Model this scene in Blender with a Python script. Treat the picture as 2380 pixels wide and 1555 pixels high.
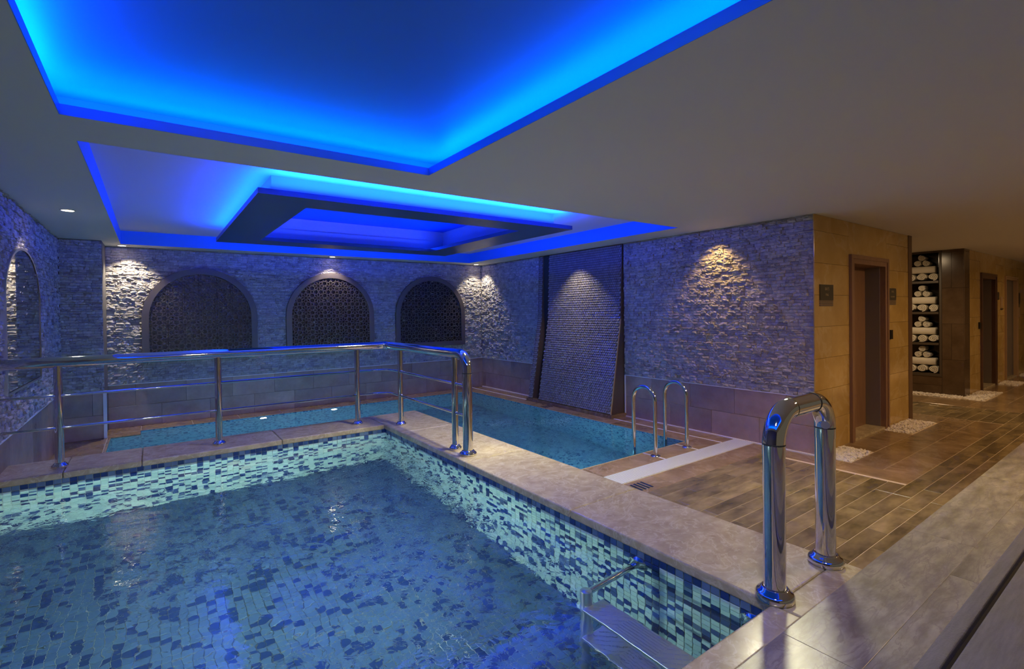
import bpy, math, random
from math import pi, sin, cos, tan, atan2, sqrt, radians
from mathutils import Vector, Matrix

for o in list(bpy.data.objects):
    bpy.data.objects.remove(o, do_unlink=True)
random.seed(11)
S = bpy.context.scene
C = S.collection

# ------------------------------------------------------------------ camera
cam = bpy.data.cameras.new('camera')
cam.sensor_width = 36.0
cam.lens = 36.0 * 1157.0 / 2380.0
cam.shift_y = -0.0170
cam.clip_start = 0.02
camo = bpy.data.objects.new('camera', cam)
C.objects.link(camo)
yaw, pitch, roll = radians(35.911), radians(-0.561), radians(-0.751)
fwd = Vector((sin(yaw)*cos(pitch), cos(yaw)*cos(pitch), sin(pitch)))
rt0 = Vector((cos(yaw), -sin(yaw), 0))
up0 = rt0.cross(fwd)
rt = rt0*cos(roll) + up0*sin(roll)
up = rt.cross(fwd)
CAM = Vector((0, 0, 1.54))
camo.matrix_world = Matrix(((rt.x, up.x, -fwd.x, CAM.x), (rt.y, up.y, -fwd.y, CAM.y), (rt.z, up.z, -fwd.z, CAM.z), (0, 0, 0, 1)))
S.camera = camo

# ------------------------------------------------------------------ world, exposure
w = bpy.data.worlds.new('world'); S.world = w; w.use_nodes = True
w.node_tree.nodes['Background'].inputs[0].default_value = (1.0, 0.86, 0.64, 1)
w.node_tree.nodes['Background'].inputs[1].default_value = 0.10
S.view_settings.view_transform = 'Standard'
S.view_settings.look = 'None'
S.view_settings.gamma = 1.0
S.view_settings.exposure = 0.0
S.view_settings.use_curve_mapping = False

BLUE = (0.001, 0.035, 1.0)
BLUEB = (0.001, 0.17, 1.0)
WARM = (1.0, 0.64, 0.20)
NEUT = (1.0, 0.88, 0.66)
def area(name, loc, direction, sx, sy, power, col, spread=180):
    l = bpy.data.lights.new(name, 'AREA'); l.shape = 'RECTANGLE'; l.size = sx; l.size_y = sy
    l.energy = power; l.color = col; l.spread = radians(spread)
    o = bpy.data.objects.new(name, l); C.objects.link(o); o.location = loc
    o.rotation_euler = Vector(direction).to_track_quat('-Z', 'Y').to_euler()
    return o
def strip(name, p, q, direction, width, power, col):
    """long thin LED strip from p to q shining along direction"""
    p = Vector(p); q = Vector(q); d = Vector(direction).normalized(); x = (q-p).normalized()
    y = (-d).cross(x)
    l = bpy.data.lights.new(name, 'AREA'); l.shape = 'RECTANGLE'; l.size = (q-p).length; l.size_y = width
    l.energy = power*(q-p).length; l.color = col
    o = bpy.data.objects.new(name, l); C.objects.link(o)
    c = (p+q)/2; z = -d
    o.matrix_world = Matrix(((x.x, y.x, z.x, c.x), (x.y, y.y, z.y, c.y), (x.z, y.z, z.z, c.z), (0, 0, 0, 1)))
    return o
def spot(name, loc, tgt, power, col, ang, blend=0.6, size=0.03):
    l = bpy.data.lights.new(name, 'SPOT'); l.energy = power; l.color = col; l.spot_size = radians(ang)
    l.spot_blend = blend; l.shadow_soft_size = size
    o = bpy.data.objects.new(name, l); C.objects.link(o); o.location = loc
    o.rotation_euler = (Vector(tgt)-Vector(loc)).to_track_quat('-Z', 'Y').to_euler()
    return o

ZC = 2.52
# big ceiling recess (hidden cove LEDs)
BX0, BX1, BY0, BY1 = -0.345, 1.615, -1.0, 3.215
BT = 2.73
PB = 15.0
OL, OR, OF, ON = .08, .22, .24, .10        # how far the LED strips sit back behind each edge
strip('cove_led', (BX0-OL, BY1+OF, 2.585), (BX1+OR, BY1+OF, 2.585), (0, -.1, 1), .03, PB, BLUEB)
strip('cove_led', (BX0-OL, BY0-ON, 2.585), (BX1+OR, BY0-ON, 2.585), (0, .1, 1), .03, PB, BLUEB)
strip('cove_led', (BX0-OL, BY0, 2.585), (BX0-OL, BY1+.2, 2.585), (.1, 0, 1), .03, PB, BLUEB)
strip('cove_led', (BX1+OR, BY0, 2.585), (BX1+OR, BY1+.2, 2.585), (-.1, 0, 1), .03, PB, BLUEB)
# hanging ring LEDs
RX0, RX1, RY0, RY1, RZ = 0.69, 4.02, 4.32, 7.45, 2.50
IX0, IX1, IY0, IY1 = 1.14, 3.54, 4.70, 7.03
PR = 18.0
strip('ring_led', (RX0+.1, RY0+.06, RZ+.06), (RX1-.1, RY0+.06, RZ+.06), (0, -.3, 1), .02, PR*3.0, BLUE)
strip('ring_led', (RX0+.1, RY1-.06, RZ+.06), (RX1-.1, RY1-.06, RZ+.06), (0, .6, 1), .02, PR, BLUE)
strip('ring_led', (RX0+.06, RY0+.1, RZ+.06), (RX0+.06, RY1-.1, RZ+.06), (-.6, 0, 1), .02, PR, BLUE)
strip('ring_led', (RX1-.06, RY0+.1, RZ+.06), (RX1-.06, RY1-.1, RZ+.06), (.6, 0, 1), .02, PR, BLUE)
PI_ = 6.0
strip('inner_led', (IX0, IY1+.07, RZ+.06), (IX1, IY1+.07, RZ+.06), (0, -.5, 1), .02, PI_, BLUE)
strip('inner_led', (IX0, IY0-.07, RZ+.06), (IX1, IY0-.07, RZ+.06), (0, .5, 1), .02, PI_*.5, BLUE)
strip('inner_led', (IX0-.07, IY0, RZ+.06), (IX0-.07, IY1, RZ+.06), (.5, 0, 1), .02, PI_, BLUE)
strip('inner_led', (IX1+.07, IY0, RZ+.06), (IX1+.07, IY1, RZ+.06), (-.5, 0, 1), .02, PI_, BLUE)
# recessed downlights, then wall and deck spots without fixtures
DL = [(-.60, 6.03), (-.31, 8.62), (2.50, 8.62), (5.36, 8.62)]
spot('spot_left', (-.62, 6.03, 2.515), (-.80, 6.03, 0), 55, NEUT, 92)
spot('spot_back', (-.25, 8.58, 2.515), (-.22, 8.70, 0), 115, NEUT, 100)
spot('spot_back', (2.50, 8.58, 2.515), (2.50, 8.70, 0), 85, NEUT, 96)
spot('spot_back', (5.38, 8.56, 2.515), (5.42, 8.66, 0), 85, NEUT, 96)
spot('spot_wall', (5.22, 5.80, 2.515), (5.42, 5.80, 0), 60, NEUT, 90)
spot('spot_wall', (5.38, 3.42, 2.515), (5.52, 3.42, 0), 58, WARM, 92)
spot('deck_light', (2.30, 3.43, 2.515), (2.25, 4.1, 0), 330, (1.0, .95, .66), 112, .9, .16)
spot('deck_light', (4.30, 2.10, 2.515), (3.2, 1.9, 0), 290, (1.0, .93, .60), 140, .9, .16)
spot('deck_light', (.6, .2, 2.515), (1.0, 1.8, 0), 75, (1.0, .92, .70), 150, .9, .10)  # added fill spot above the camera, out of view, brightens coping and ceiling
# warm lights of the corridor and the deck, past the right edge of the frame
for x, e in ((4.6, 150), (7.4, 170), (10.4, 130), (13.6, 120)):
    spot('corridor_light', (x, .05, 2.50), (x, 1.0, 0), e, (1.0, .62, .30), 150, .9, .12)
spot('alcove_light', (9.6, 3.0, 2.50), (10.2, 3.0, .6), 95, (1.0, .72, .42), 150, .9, .08)
# added underwater lights, out of view, to light the basins; the far pair shows
def basin_light(loc, d, e, col, r=.12, spread=170):
    l = bpy.data.lights.new('pool_lamp_light', 'AREA'); l.shape = 'DISK'; l.size = r
    l.energy = e; l.color = col; l.spread = radians(spread)
    o = bpy.data.objects.new('pool_lamp_light', l); C.objects.link(o); o.location = loc
    o.rotation_euler = Vector(d).to_track_quat('-Z', 'Y').to_euler()
basin_light((-.3, .99, .10), (0, 1, .03), 12, (.74, .90, .86), spread=70)
basin_light((1.0, .99, .10), (0, 1, .03), 12, (.74, .90, .86), spread=70)
basin_light((-.90, 2.2, .08), (1, 0, .04), 9, (.74, .90, .86), spread=110)
basin_light((-.90, 3.6, .08), (1, 0, .04), 5, (.74, .90, .86), spread=110)
basin_light((3.0, 3.57, -.5), (0, 1, 0), 18, (.26, .72, 1.0)); basin_light((3.8, 3.57, -.5), (0, 1, 0), 18, (.26, .72, 1.0))
for x in (.5, 1.9):
    basin_light((x, 5.47, -.5), (0, 1, 0), 20, (.30, .74, 1.0))
for x in (1.36, 2.42):
    basin_light((x, 8.385, -.09), (0, -1, -.2), 4, (.8, .95, 1.0), .09)

# ------------------------------------------------------------------ materials
def mat(name, base, rough=.5, metal=0.0, spec=.5, var=None, vscale=3.0, stretch=(1, 1, 1), bump=0.0, bscale=20.0, vein=None, veinscale=2.0, detail=6, rand=0.0, vs=.4):
    m = bpy.data.materials.new(name); m.use_nodes = True
    nt = m.node_tree; b = nt.nodes['Principled BSDF']
    b.inputs['Roughness'].default_value = rough; b.inputs['Metallic'].default_value = metal
    b.inputs['Specular IOR Level'].default_value = spec
    b.inputs['Base Color'].default_value = (*base, 1)
    geo = nt.nodes.new('ShaderNodeNewGeometry'); mp = nt.nodes.new('ShaderNodeMapping')
    mp.inputs['Scale'].default_value = stretch
    nt.links.new(geo.outputs['Position'], mp.inputs['Vector'])
    vec = mp.outputs['Vector']
    out = None
    if rand > 0:
        oi = nt.nodes.new('ShaderNodeObjectInfo')
        cmb = nt.nodes.new('ShaderNodeVectorMath'); cmb.operation = 'SCALE'
        cmb.inputs[0].default_value = (37, 51, 23); nt.links.new(oi.outputs['Random'], cmb.inputs['Scale'])
        add = nt.nodes.new('ShaderNodeVectorMath'); add.operation = 'ADD'
        nt.links.new(vec, add.inputs[0]); nt.links.new(cmb.outputs[0], add.inputs[1]); vec = add.outputs[0]
    if var:
        n = nt.nodes.new('ShaderNodeTexNoise'); n.inputs['Scale'].default_value = vscale; n.inputs['Detail'].default_value = detail
        n.inputs['Roughness'].default_value = .62
        nt.links.new(vec, n.inputs['Vector'])
        r = nt.nodes.new('ShaderNodeValToRGB'); nt.links.new(n.outputs['Fac'], r.inputs['Fac'])
        r.color_ramp.elements[0].position = .33; r.color_ramp.elements[0].color = (*base, 1)
        r.color_ramp.elements[1].position = .68; r.color_ramp.elements[1].color = (*var, 1)
        out = r.outputs['Color']
        if vein:
            n2 = nt.nodes.new('ShaderNodeTexNoise'); n2.inputs['Scale'].default_value = veinscale; n2.inputs['Detail'].default_value = 9
            n2.inputs['Distortion'].default_value = 1.6; n2.inputs['Roughness'].default_value = .6
            nt.links.new(vec, n2.inputs['Vector'])
            r2 = nt.nodes.new('ShaderNodeValToRGB'); nt.links.new(n2.outputs['Fac'], r2.inputs['Fac'])
            e = r2.color_ramp.elements; e[0].position = .47; e[0].color = (0, 0, 0, 1); e[1].position = .53; e[1].color = (0, 0, 0, 1)
            k = e.new(.50); k.color = (vs, vs, vs, 1)
            mx = nt.nodes.new('ShaderNodeMix'); mx.data_type = 'RGBA'
            nt.links.new(r2.outputs['Color'], mx.inputs['Factor']); nt.links.new(out, mx.inputs['A'])
            mx.inputs['B'].default_value = (*vein, 1); out = mx.outputs['Result']
    if rand > 0:
        oi2 = nt.nodes.new('ShaderNodeObjectInfo')
        mr = nt.nodes.new('ShaderNodeMapRange'); mr.inputs['To Min'].default_value = 1-rand; mr.inputs['To Max'].default_value = 1+rand
        nt.links.new(oi2.outputs['Random'], mr.inputs['Value'])
        hs = nt.nodes.new('ShaderNodeHueSaturation'); nt.links.new(mr.outputs['Result'], hs.inputs['Value'])
        if out: nt.links.new(out, hs.inputs['Color'])
        else: hs.inputs['Color'].default_value = (*base, 1)
        out = hs.outputs['Color']
    if out: nt.links.new(out, b.inputs['Base Color'])
    if bump > 0:
        n3 = nt.nodes.new('ShaderNodeTexNoise'); n3.inputs['Scale'].default_value = bscale; n3.inputs['Detail'].default_value = 5
        nt.links.new(geo.outputs['Position'], n3.inputs['Vector'])
        bp = nt.nodes.new('ShaderNodeBump'); bp.inputs['Strength'].default_value = bump; bp.inputs['Distance'].default_value = .01
        nt.links.new(n3.outputs['Fac'], bp.inputs['Height']); nt.links.new(bp.outputs['Normal'], b.inputs['Normal'])
    return m

M = {}
M['ceiling'] = mat('painted_plaster', (.62, .60, .57), .75, bump=.03, bscale=60)
M['recess'] = mat('blue_stretch_ceiling', (.003, .13, .50), .5)  # blue base colour stands in for the LED glow inside the recesses
M['edgepaint'] = mat('blue_edge_trim', (.03, .22, .75), .4)  # blue LED glow painted onto the recess edges
M['ringpaint'] = mat('ring_paint', (.035, .09, .26), .35)  # reflected blue sheen put into the ring's base colour
M['stone'] = mat('split_stone', (.30, .27, .255), .7, var=(.47, .43, .40), vscale=9, bump=.7, bscale=45, spec=.35)
M['stone_light'] = mat('split_stone_light', (.34, .31, .29), .7, var=(.52, .48, .445), vscale=11, bump=.7, bscale=45, spec=.35)
M['stone_dark'] = mat('split_stone_dark', (.245, .22, .205), .7, var=(.40, .365, .34), vscale=11, bump=.7, bscale=45, spec=.35)
M['stoneback'] = mat('stone_backing', (.10, .09, .085), .9)
M['plinth'] = mat('brown_marble', (.29, .19, .14), .25, var=(.43, .30, .23), vscale=3.2, vein=(.30, .24, .20), veinscale=1.0, rand=.14)
M['grout_d'] = mat('dark_grout', (.10, .085, .07), .8)
M['white'] = mat('white_silicone', (.78, .74, .72), .5)
M['coping'] = mat('travertine', (.36, .285, .17), .2, var=(.53, .445, .275), vscale=11, stretch=(1, 1.2, 1), vein=(.60, .52, .35), veinscale=5.5, rand=.03, detail=9, vs=.75)
M['platform'] = mat('grey_travertine', (.17, .145, .10), .3, var=(.40, .355, .26), vscale=9, stretch=(.6, 2.0, 1), vein=(.20, .165, .13), veinscale=5, rand=.03, detail=10, vs=.8)
M['marble'] = mat('floor_marble', (.20, .132, .066), .16, var=(.34, .235, .13), vscale=3.5, vein=(.42, .32, .21), veinscale=1.4, rand=.12)
M['plank'] = mat('wood_look_tile', (.10, .075, .038), .26, var=(.27, .20, .10), vscale=2.0, stretch=(1.3, 3.2, 1), rand=.22, detail=3)
M['grout_l'] = mat('beige_grout', (.62, .50, .34), .8)
M['onyx'] = mat('golden_marble', (.42, .26, .07), .13, var=(.54, .36, .12), vscale=2.2, vein=(.60, .44, .20), veinscale=.7, rand=.06)
M['darkmarble'] = mat('dark_brown_marble', (.07, .042, .022), .18, var=(.12, .078, .045), vscale=3, rand=.1)
M['darkwood'] = mat('dark_wood', (.085, .040, .018), .35, var=(.13, .065, .03), vscale=6, stretch=(6, 6, .6))
M['wood'] = mat('brown_wood', (.20, .105, .055), .38, var=(.27, .15, .08), vscale=6, stretch=(8, 8, .5))
M['palewood'] = mat('pale_wood', (.42, .27, .14), .4)
M['greyleaf'] = mat('grey_door_leaf', (.19, .155, .125), .4)
M['black'] = mat('black_lacquer', (.012, .010, .009), .12)
M['shelfwood'] = mat('shelf_edge', (.07, .052, .035), .4)
M['mirror'] = mat('mirror_silver', (.8, .8, .8), .02, 1.0)
M['chrome'] = mat('polished_steel', (.72, .70, .67), .055, 1.0)
M['brushed'] = mat('brushed_steel', (.78, .77, .74), .28, 1.0)
M['joint'] = mat('black_rubber', (.015, .015, .015), .5)
M['screenpaint'] = mat('bronze_paint', (.095, .075, .070), .42)
M['screenback'] = mat('screen_backing', (.035, .03, .03), .18, spec=.8, bump=.5, bscale=40)
M['hex'] = mat('waterfall_tile', (.21, .185, .185), .22, var=(.32, .29, .28), vscale=14, spec=.7)
M['wfside'] = mat('waterfall_cheek', (.10, .065, .045), .35)
M['towel'] = mat('white_towel', (.74, .69, .58), .95, bump=.6, bscale=160, spec=.1)
M['pebble'] = mat('white_pebble', (.66, .60, .52), .6, var=(.80, .74, .66), vscale=30)
M['grate'] = mat('white_plastic', (.66, .68, .74), .4)
M['slot'] = mat('gutter_channel', (.14, .15, .20), .6)
M['navy'] = mat('navy_glass', (.010, .022, .085), .12)
M['plate'] = mat('sign_plate', (.055, .042, .018), .35)
M['plate2'] = mat('sign_lower_plate', (.16, .11, .065), .35)
M['letter'] = mat('sign_letters', (.30, .24, .14), .5)
M['bench'] = mat('greyed_timber', (.095, .088, .088), .6, var=(.145, .134, .134), vscale=10, stretch=(.8, 7, 7), bump=.35, bscale=120)
M['gap'] = mat('dark_gap', (.02, .017, .015), .8)
M['foam'] = mat('foam', (.55, .70, .80), .5)
M['plastic'] = mat('inlet_plastic', (.45, .55, .52), .3)
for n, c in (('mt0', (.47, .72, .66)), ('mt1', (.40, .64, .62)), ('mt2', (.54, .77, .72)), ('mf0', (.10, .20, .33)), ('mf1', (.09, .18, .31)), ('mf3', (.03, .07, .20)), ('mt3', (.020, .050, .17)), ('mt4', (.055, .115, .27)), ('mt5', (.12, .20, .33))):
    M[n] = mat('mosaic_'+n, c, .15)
M['mgrout'] = mat('mosaic_grout', (.50, .62, .60), .7)
for n, c in (('pt0', (.10, .24, .32)), ('pt1', (.07, .19, .28)), ('pt2', (.03, .08, .19))):
    M[n] = mat('pool_'+n, c, .2)

def emis(name, col, s):
    m = bpy.data.materials.new(name); m.use_nodes = True; b = m.node_tree.nodes['Principled BSDF']
    b.inputs['Base Color'].default_value = (0, 0, 0, 1); b.inputs['Emission Color'].default_value = (*col, 1); b.inputs['Emission Strength'].default_value = s
    return m
M['lamp'] = emis('lamp_glow', (1.0, .86, .62), 14)

def water_mat(name, s1, s2, strength, tint, ior=1.37):
    m = bpy.data.materials.new(name); m.use_nodes = True; nt = m.node_tree; b = nt.nodes['Principled BSDF']
    b.inputs['Base Color'].default_value = (*tint, 1); b.inputs['Roughness'].default_value = 0.012
    b.inputs['Transmission Weight'].default_value = 1.0; b.inputs['Specular IOR Level'].default_value = .95; b.inputs['IOR'].default_value = ior
    geo = nt.nodes.new('ShaderNodeNewGeometry')
    a = nt.nodes.new('ShaderNodeTexNoise'); a.inputs['Scale'].default_value = s1; a.inputs['Detail'].default_value = 2.5; a.inputs['Distortion'].default_value = .8
    c = nt.nodes.new('ShaderNodeTexNoise'); c.inputs['Scale'].default_value = .9; c.inputs['Detail'].default_value = 1
    d = nt.nodes.new('ShaderNodeTexNoise'); d.inputs['Scale'].default_value = s2; d.inputs['Detail'].default_value = 2; d.inputs['Distortion'].default_value = 1.2
    for n in (a, c, d): nt.links.new(geo.outputs['Position'], n.inputs['Vector'])
    mr = nt.nodes.new('ShaderNodeMapRange'); mr.inputs['From Min'].default_value = .42; mr.inputs['From Max'].default_value = .66
    mr.inputs['To Min'].default_value = .05; mr.inputs['To Max'].default_value = .55
    nt.links.new(c.outputs['Fac'], mr.inputs['Value'])
    mu = nt.nodes.new('ShaderNodeMath'); mu.operation = 'MULTIPLY'; nt.links.new(d.outputs['Fac'], mu.inputs[0]); nt.links.new(mr.outputs['Result'], mu.inputs[1])
    ad = nt.nodes.new('ShaderNodeMath'); ad.operation = 'ADD'; nt.links.new(a.outputs['Fac'], ad.inputs[0]); nt.links.new(mu.outputs[0], ad.inputs[1])
    bp = nt.nodes.new('ShaderNodeBump'); bp.inputs['Strength'].default_value = 1.0; bp.inputs['Distance'].default_value = strength
    nt.links.new(ad.outputs[0], bp.inputs['Height']); nt.links.new(bp.outputs['Normal'], b.inputs['Normal'])
    return m
M['spawater'] = water_mat('spa_water_surface', 2.4, 12.0, .009, (.84, .94, .97), 1.40)
M['poolwater'] = water_mat('pool_water_surface', 5.0, 18.0, .004, (.50, .76, .92), 1.34)

# ------------------------------------------------------------------ mesh helpers
class MB:
    def __init__(s): s.v = []; s.f = []; s.mi = []; s.m = []; s.sm = []
    def slot(s, m):
        if m not in s.m: s.m.append(m)
        return s.m.index(m)
    def add(s, vs, fs, m=None, smooth=False):
        o = len(s.v); s.v += [tuple(v) for v in vs]; k = s.slot(m) if m else 0
        for f in fs: s.f.append(tuple(i+o for i in f)); s.mi.append(k); s.sm.append(smooth)
    def box(s, a, b, m=None):
        (x0, y0, z0), (x1, y1, z1) = a, b
        s.add([(x0, y0, z0), (x1, y0, z0), (x1, y1, z0), (x0, y1, z0), (x0, y0, z1), (x1, y0, z1), (x1, y1, z1), (x0, y1, z1)],
              [(3, 2, 1, 0), (4, 5, 6, 7), (0, 1, 5, 4), (1, 2, 6, 5), (2, 3, 7, 6), (3, 0, 4, 7)], m)
    def tube(s, pts, r, m=None, seg=20, cap=True, closed=False):
        pts = [Vector(p) for p in pts]; n = len(pts); rr = r if isinstance(r, (list, tuple)) else [r]*n
        vs = []; prev = None
        for i, p in enumerate(pts):
            t = (pts[min(i+1, n-1)]-pts[max(i-1, 0)]).normalized()
            if prev is None:
                a = Vector((0, 0, 1)) if abs(t.z) < .9 else Vector((1, 0, 0)); x = t.cross(a).normalized()
            else: x = (prev-t*prev.dot(t)).normalized()
            prev = x; y = t.cross(x)
            for k in range(seg):
                an = 2*pi*k/seg; vs.append(p+(x*cos(an)+y*sin(an))*rr[i])
        fs = []
        for i in range(n-1):
            for k in range(seg):
                fs.append((i*seg+k, i*seg+(k+1) % seg, (i+1)*seg+(k+1) % seg, (i+1)*seg+k))
        s.add(vs, fs, m, True)
        if cap:
            s.add(vs[:seg], [tuple(range(seg))[::-1]], m); s.add(vs[-seg:], [tuple(range(seg))], m)
    def lathe(s, c, prof, m=None, seg=28, axis=(0, 0, 1)):
        c = Vector(c); ax = Vector(axis).normalized()
        a = Vector((1, 0, 0)) if abs(ax.x) < .9 else Vector((0, 1, 0)); x = ax.cross(a).normalized(); y = ax.cross(x)
        vs = []
        for (r, h) in prof:
            for k in range(seg):
                an = 2*pi*k/seg; vs.append(c+ax*h+(x*cos(an)+y*sin(an))*r)
        fs = [(i*seg+k, i*seg+(k+1) % seg, (i+1)*seg+(k+1) % seg, (i+1)*seg+k) for i in range(len(prof)-1) for k in range(seg)]
        s.add(vs, fs, m, True)
    def mesh(s, name):
        me = bpy.data.meshes.new(name); me.from_pydata(s.v, [], s.f)
        for m in s.m: me.materials.append(M[m] if m else None)
        me.polygons.foreach_set('material_index', s.mi); me.polygons.foreach_set('use_smooth', s.sm); me.update()
        return me
    def build(s, name, m=None, parent=None, kind=None, loc=None):
        me = s.mesh(name)
        if m:
            me.materials.clear(); me.materials.append(M[m]); me.polygons.foreach_set('material_index', [0]*len(s.f))
        return link(name, me, parent, kind, loc)
def link(name, me, parent=None, kind=None, loc=None):
    o = bpy.data.objects.new(name, me); C.objects.link(o)
    if parent: o.parent = parent
    if kind: o['kind'] = kind
    if loc: o.location = loc
    return o
def bevel(o, w=.004, seg=2):
    b = o.modifiers.new('bevel', 'BEVEL'); b.width = w; b.segments = seg; b.limit_method = 'ANGLE'
    return o
def thing(name, label, cat, loc=(0, 0, 0), group=None):
    o = bpy.data.objects.new(name, None); C.objects.link(o); o.location = loc
    o['label'] = label; o['category'] = cat; o.empty_display_size = .1
    if group: o['group'] = group
    return o
def tag(o, label, cat, group=None, kind=None):
    o['label'] = label; o['category'] = cat
    if group: o['group'] = group
    if kind: o['kind'] = kind
    return o
def bx(name, a, b, m, parent=None, kind=None, bev=0):
    mb = MB(); mb.box(a, b); o = mb.build(name, m, parent, kind)
    if bev: bevel(o, bev)
    return o

XL, XR, YB, YC, YP = -0.93, 5.60, 8.80, 2.34, 8.20
SX0, SX1, SY0, SY1 = XL, 1.935, 0.96, 4.93      # spa basin
CO_X, CO_Y, CZ = 2.50, 5.43, 0.40               # spa outer faces, coping top
PX0, PX1, PY0, PY1 = -.45, 5.04, 3.53, 8.42     # swimming pool

# ------------------------------------------------------------------ ceiling
mb = MB()
def slab(x0, y0, x1, y1, z0=ZC, z1=ZC+.05): mb.box((x0, y0, z0), (x1, y1, z1))
TX0, TX1, TY0, TY1, TZ = -.32, 5.10, 3.64, 8.45, 2.70
slab(-1.1, -3, BX0, BY1); slab(BX1, -3, 5.75, BY1); slab(BX0, -3, BX1, BY0)
slab(-1.1, BY1, 5.75, TY0); slab(-1.1, TY0, TX0, TY1); slab(TX1, TY0, 5.75, TY1); slab(-1.1, TY1, 5.75, YB+.15)
slab(5.75, -3, 19, 2.6); slab(8.4, 2.6, 11.4, 5.0)
# shallow recess sides and top (with the opening over the hanging ring)
NX0, NX1, NY0, NY1 = .82, 3.89, 4.50, 7.27
for a, b in (((TX0-.04, TY0-.04), (TX0, TY1+.04)), ((TX1, TY0-.04), (TX1+.04, TY1+.04)), ((TX0, TY0-.04), (TX1, TY0)), ((TX0, TY1), (TX1, TY1+.04))):
    mb.box((*a, ZC+.05), (*b, TZ+.02))
for a, b in (((TX0, TY0), (NX0, TY1)), ((NX1, TY0), (TX1, TY1)), ((NX0, TY0), (NX1, NY0)), ((NX0, NY1), (NX1, TY1))):
    mb.box((*a, TZ), (*b, TZ+.04))
for a, b in (((NX0-.03, NY0-.03), (NX0, NY1+.03)), ((NX1, NY0-.03), (NX1+.03, NY1+.03)), ((NX0, NY0-.03), (NX1, NY0)), ((NX0, NY1), (NX1, NY1+.03))):
    mb.box((*a, TZ+.04), (*b, 2.86))
ceil = mb.build('ceiling', 'ceiling', None, 'structure')
mb = MB()
QL, QR, QF, QN = .22, .40, .37, .30
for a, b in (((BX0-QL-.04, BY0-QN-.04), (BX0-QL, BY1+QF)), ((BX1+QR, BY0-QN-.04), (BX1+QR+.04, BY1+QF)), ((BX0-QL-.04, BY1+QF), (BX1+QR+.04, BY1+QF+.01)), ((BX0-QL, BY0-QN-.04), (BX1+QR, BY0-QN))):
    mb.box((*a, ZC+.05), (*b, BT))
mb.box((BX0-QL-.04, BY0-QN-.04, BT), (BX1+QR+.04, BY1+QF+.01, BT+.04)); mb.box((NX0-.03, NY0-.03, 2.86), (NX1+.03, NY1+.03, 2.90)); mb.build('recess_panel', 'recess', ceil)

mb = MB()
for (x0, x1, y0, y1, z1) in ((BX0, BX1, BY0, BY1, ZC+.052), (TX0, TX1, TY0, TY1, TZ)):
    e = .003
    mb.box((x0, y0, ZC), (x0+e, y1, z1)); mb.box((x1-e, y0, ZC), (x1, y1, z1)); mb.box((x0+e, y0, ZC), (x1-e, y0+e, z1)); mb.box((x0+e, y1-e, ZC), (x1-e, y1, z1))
mb.build('recess_edge', 'edgepaint', ceil)  # thin liners added to carry the painted blue glow
# hanging rectangular ring
ring = thing('ceiling_light_ring', 'dark rectangular ring hanging in the shallow ceiling recess, blue light glowing around it', 'ceiling light', ((RX0+RX1)/2, (RY0+RY1)/2, RZ))
def rel(p, o): return (p[0]-o[0], p[1]-o[1], p[2]-o[2])
def ringbox(x0, y0, x1, y1, a0, b0, a1, b1, z0, z1, name, m):
    mb = MB()
    for p, q in (((x0, y0), (a0, y1)), ((a1, y0), (x1, y1)), ((a0, y0), (a1, b0)), ((a0, b1), (a1, y1))):
        mb.box((p[0]-ring.location.x, p[1]-ring.location.y, z0-RZ), (q[0]-ring.location.x, q[1]-ring.location.y, z1-RZ))
    return mb.build(name, m, ring)
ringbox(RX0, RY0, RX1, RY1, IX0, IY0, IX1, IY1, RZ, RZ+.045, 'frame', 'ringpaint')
ringbox(NX0, NY0, NX1, NY1, NX0+.02, NY0+.02, NX1-.02, NY1-.02, RZ+.045, TZ, 'neck', 'ceiling')

# downlights
for i, ((x, y), lab) in enumerate(zip(DL, ('round ceiling downlight near the left wall, nearest of the downlights', 'round ceiling downlight above the left end of the back wall', 'round ceiling downlight above the middle arched screen', 'round ceiling downlight in the far right corner by the back wall'))):
    t = thing('ceiling_downlight', lab, 'downlight', (x, y, ZC), 'round downlights along the walls')
    a = MB(); a.lathe((0, 0, 0), [(.060, 0), (.058, -.006), (.046, -.006), (.044, 0)], None, 32); a.build('trim_ring', 'ceiling', t)
    a = MB(); a.lathe((0, 0, -.004), [(.045, 0), (.0001, 0)], None, 32); a.build('lens', 'lamp', t)

# ------------------------------------------------------------------ split stone walls
def block_mesh(name, m, seed, nx=3):
    rnd = random.Random(seed); vs = []; fs = []
    # front grid nx x 2, unit block u,v in 0..1, depth along n (0..1)
    for j in range(3):
        for i in range(nx+1):
            e = (i in (0, nx)) or (j in (0, 2))
            vs.append((i/nx, j/2, (.62 if e else .85)+rnd.uniform(-.22, .28)))
    for j in range(2):
        for i in range(nx):
            a = j*(nx+1)+i; fs.append((a, a+1, a+nx+2, a+nx+1))
    W = nx+1
    base = len(vs); vs += [(0, 0, 0), (1, 0, 0), (1, 1, 0), (0, 1, 0)]
    fs.append(tuple([base]+[base+1]+list(range(nx, -1, -1))))
    fs.append(tuple([base+2, base+3]+list(range(2*W, 3*W))))
    fs.append((base+3, base, 0, W, 2*W)); fs.append((base+1, base+2, 3*W-1, 2*W-1, nx))
    return vs, fs
BL = [block_mesh('b', None, 100+i) for i in range(7)]
BLM = []
STM = ('stone', 'stone_light', 'stone_dark', 'stone', 'stone_light', 'stone_dark', 'stone')
for (vs, fs), m_ in zip(BL, STM):
    me = bpy.data.meshes.new('stone_strip'); me.from_pydata(vs, [], fs); me.materials.append(M[m_]); BLM.append(me)
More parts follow.
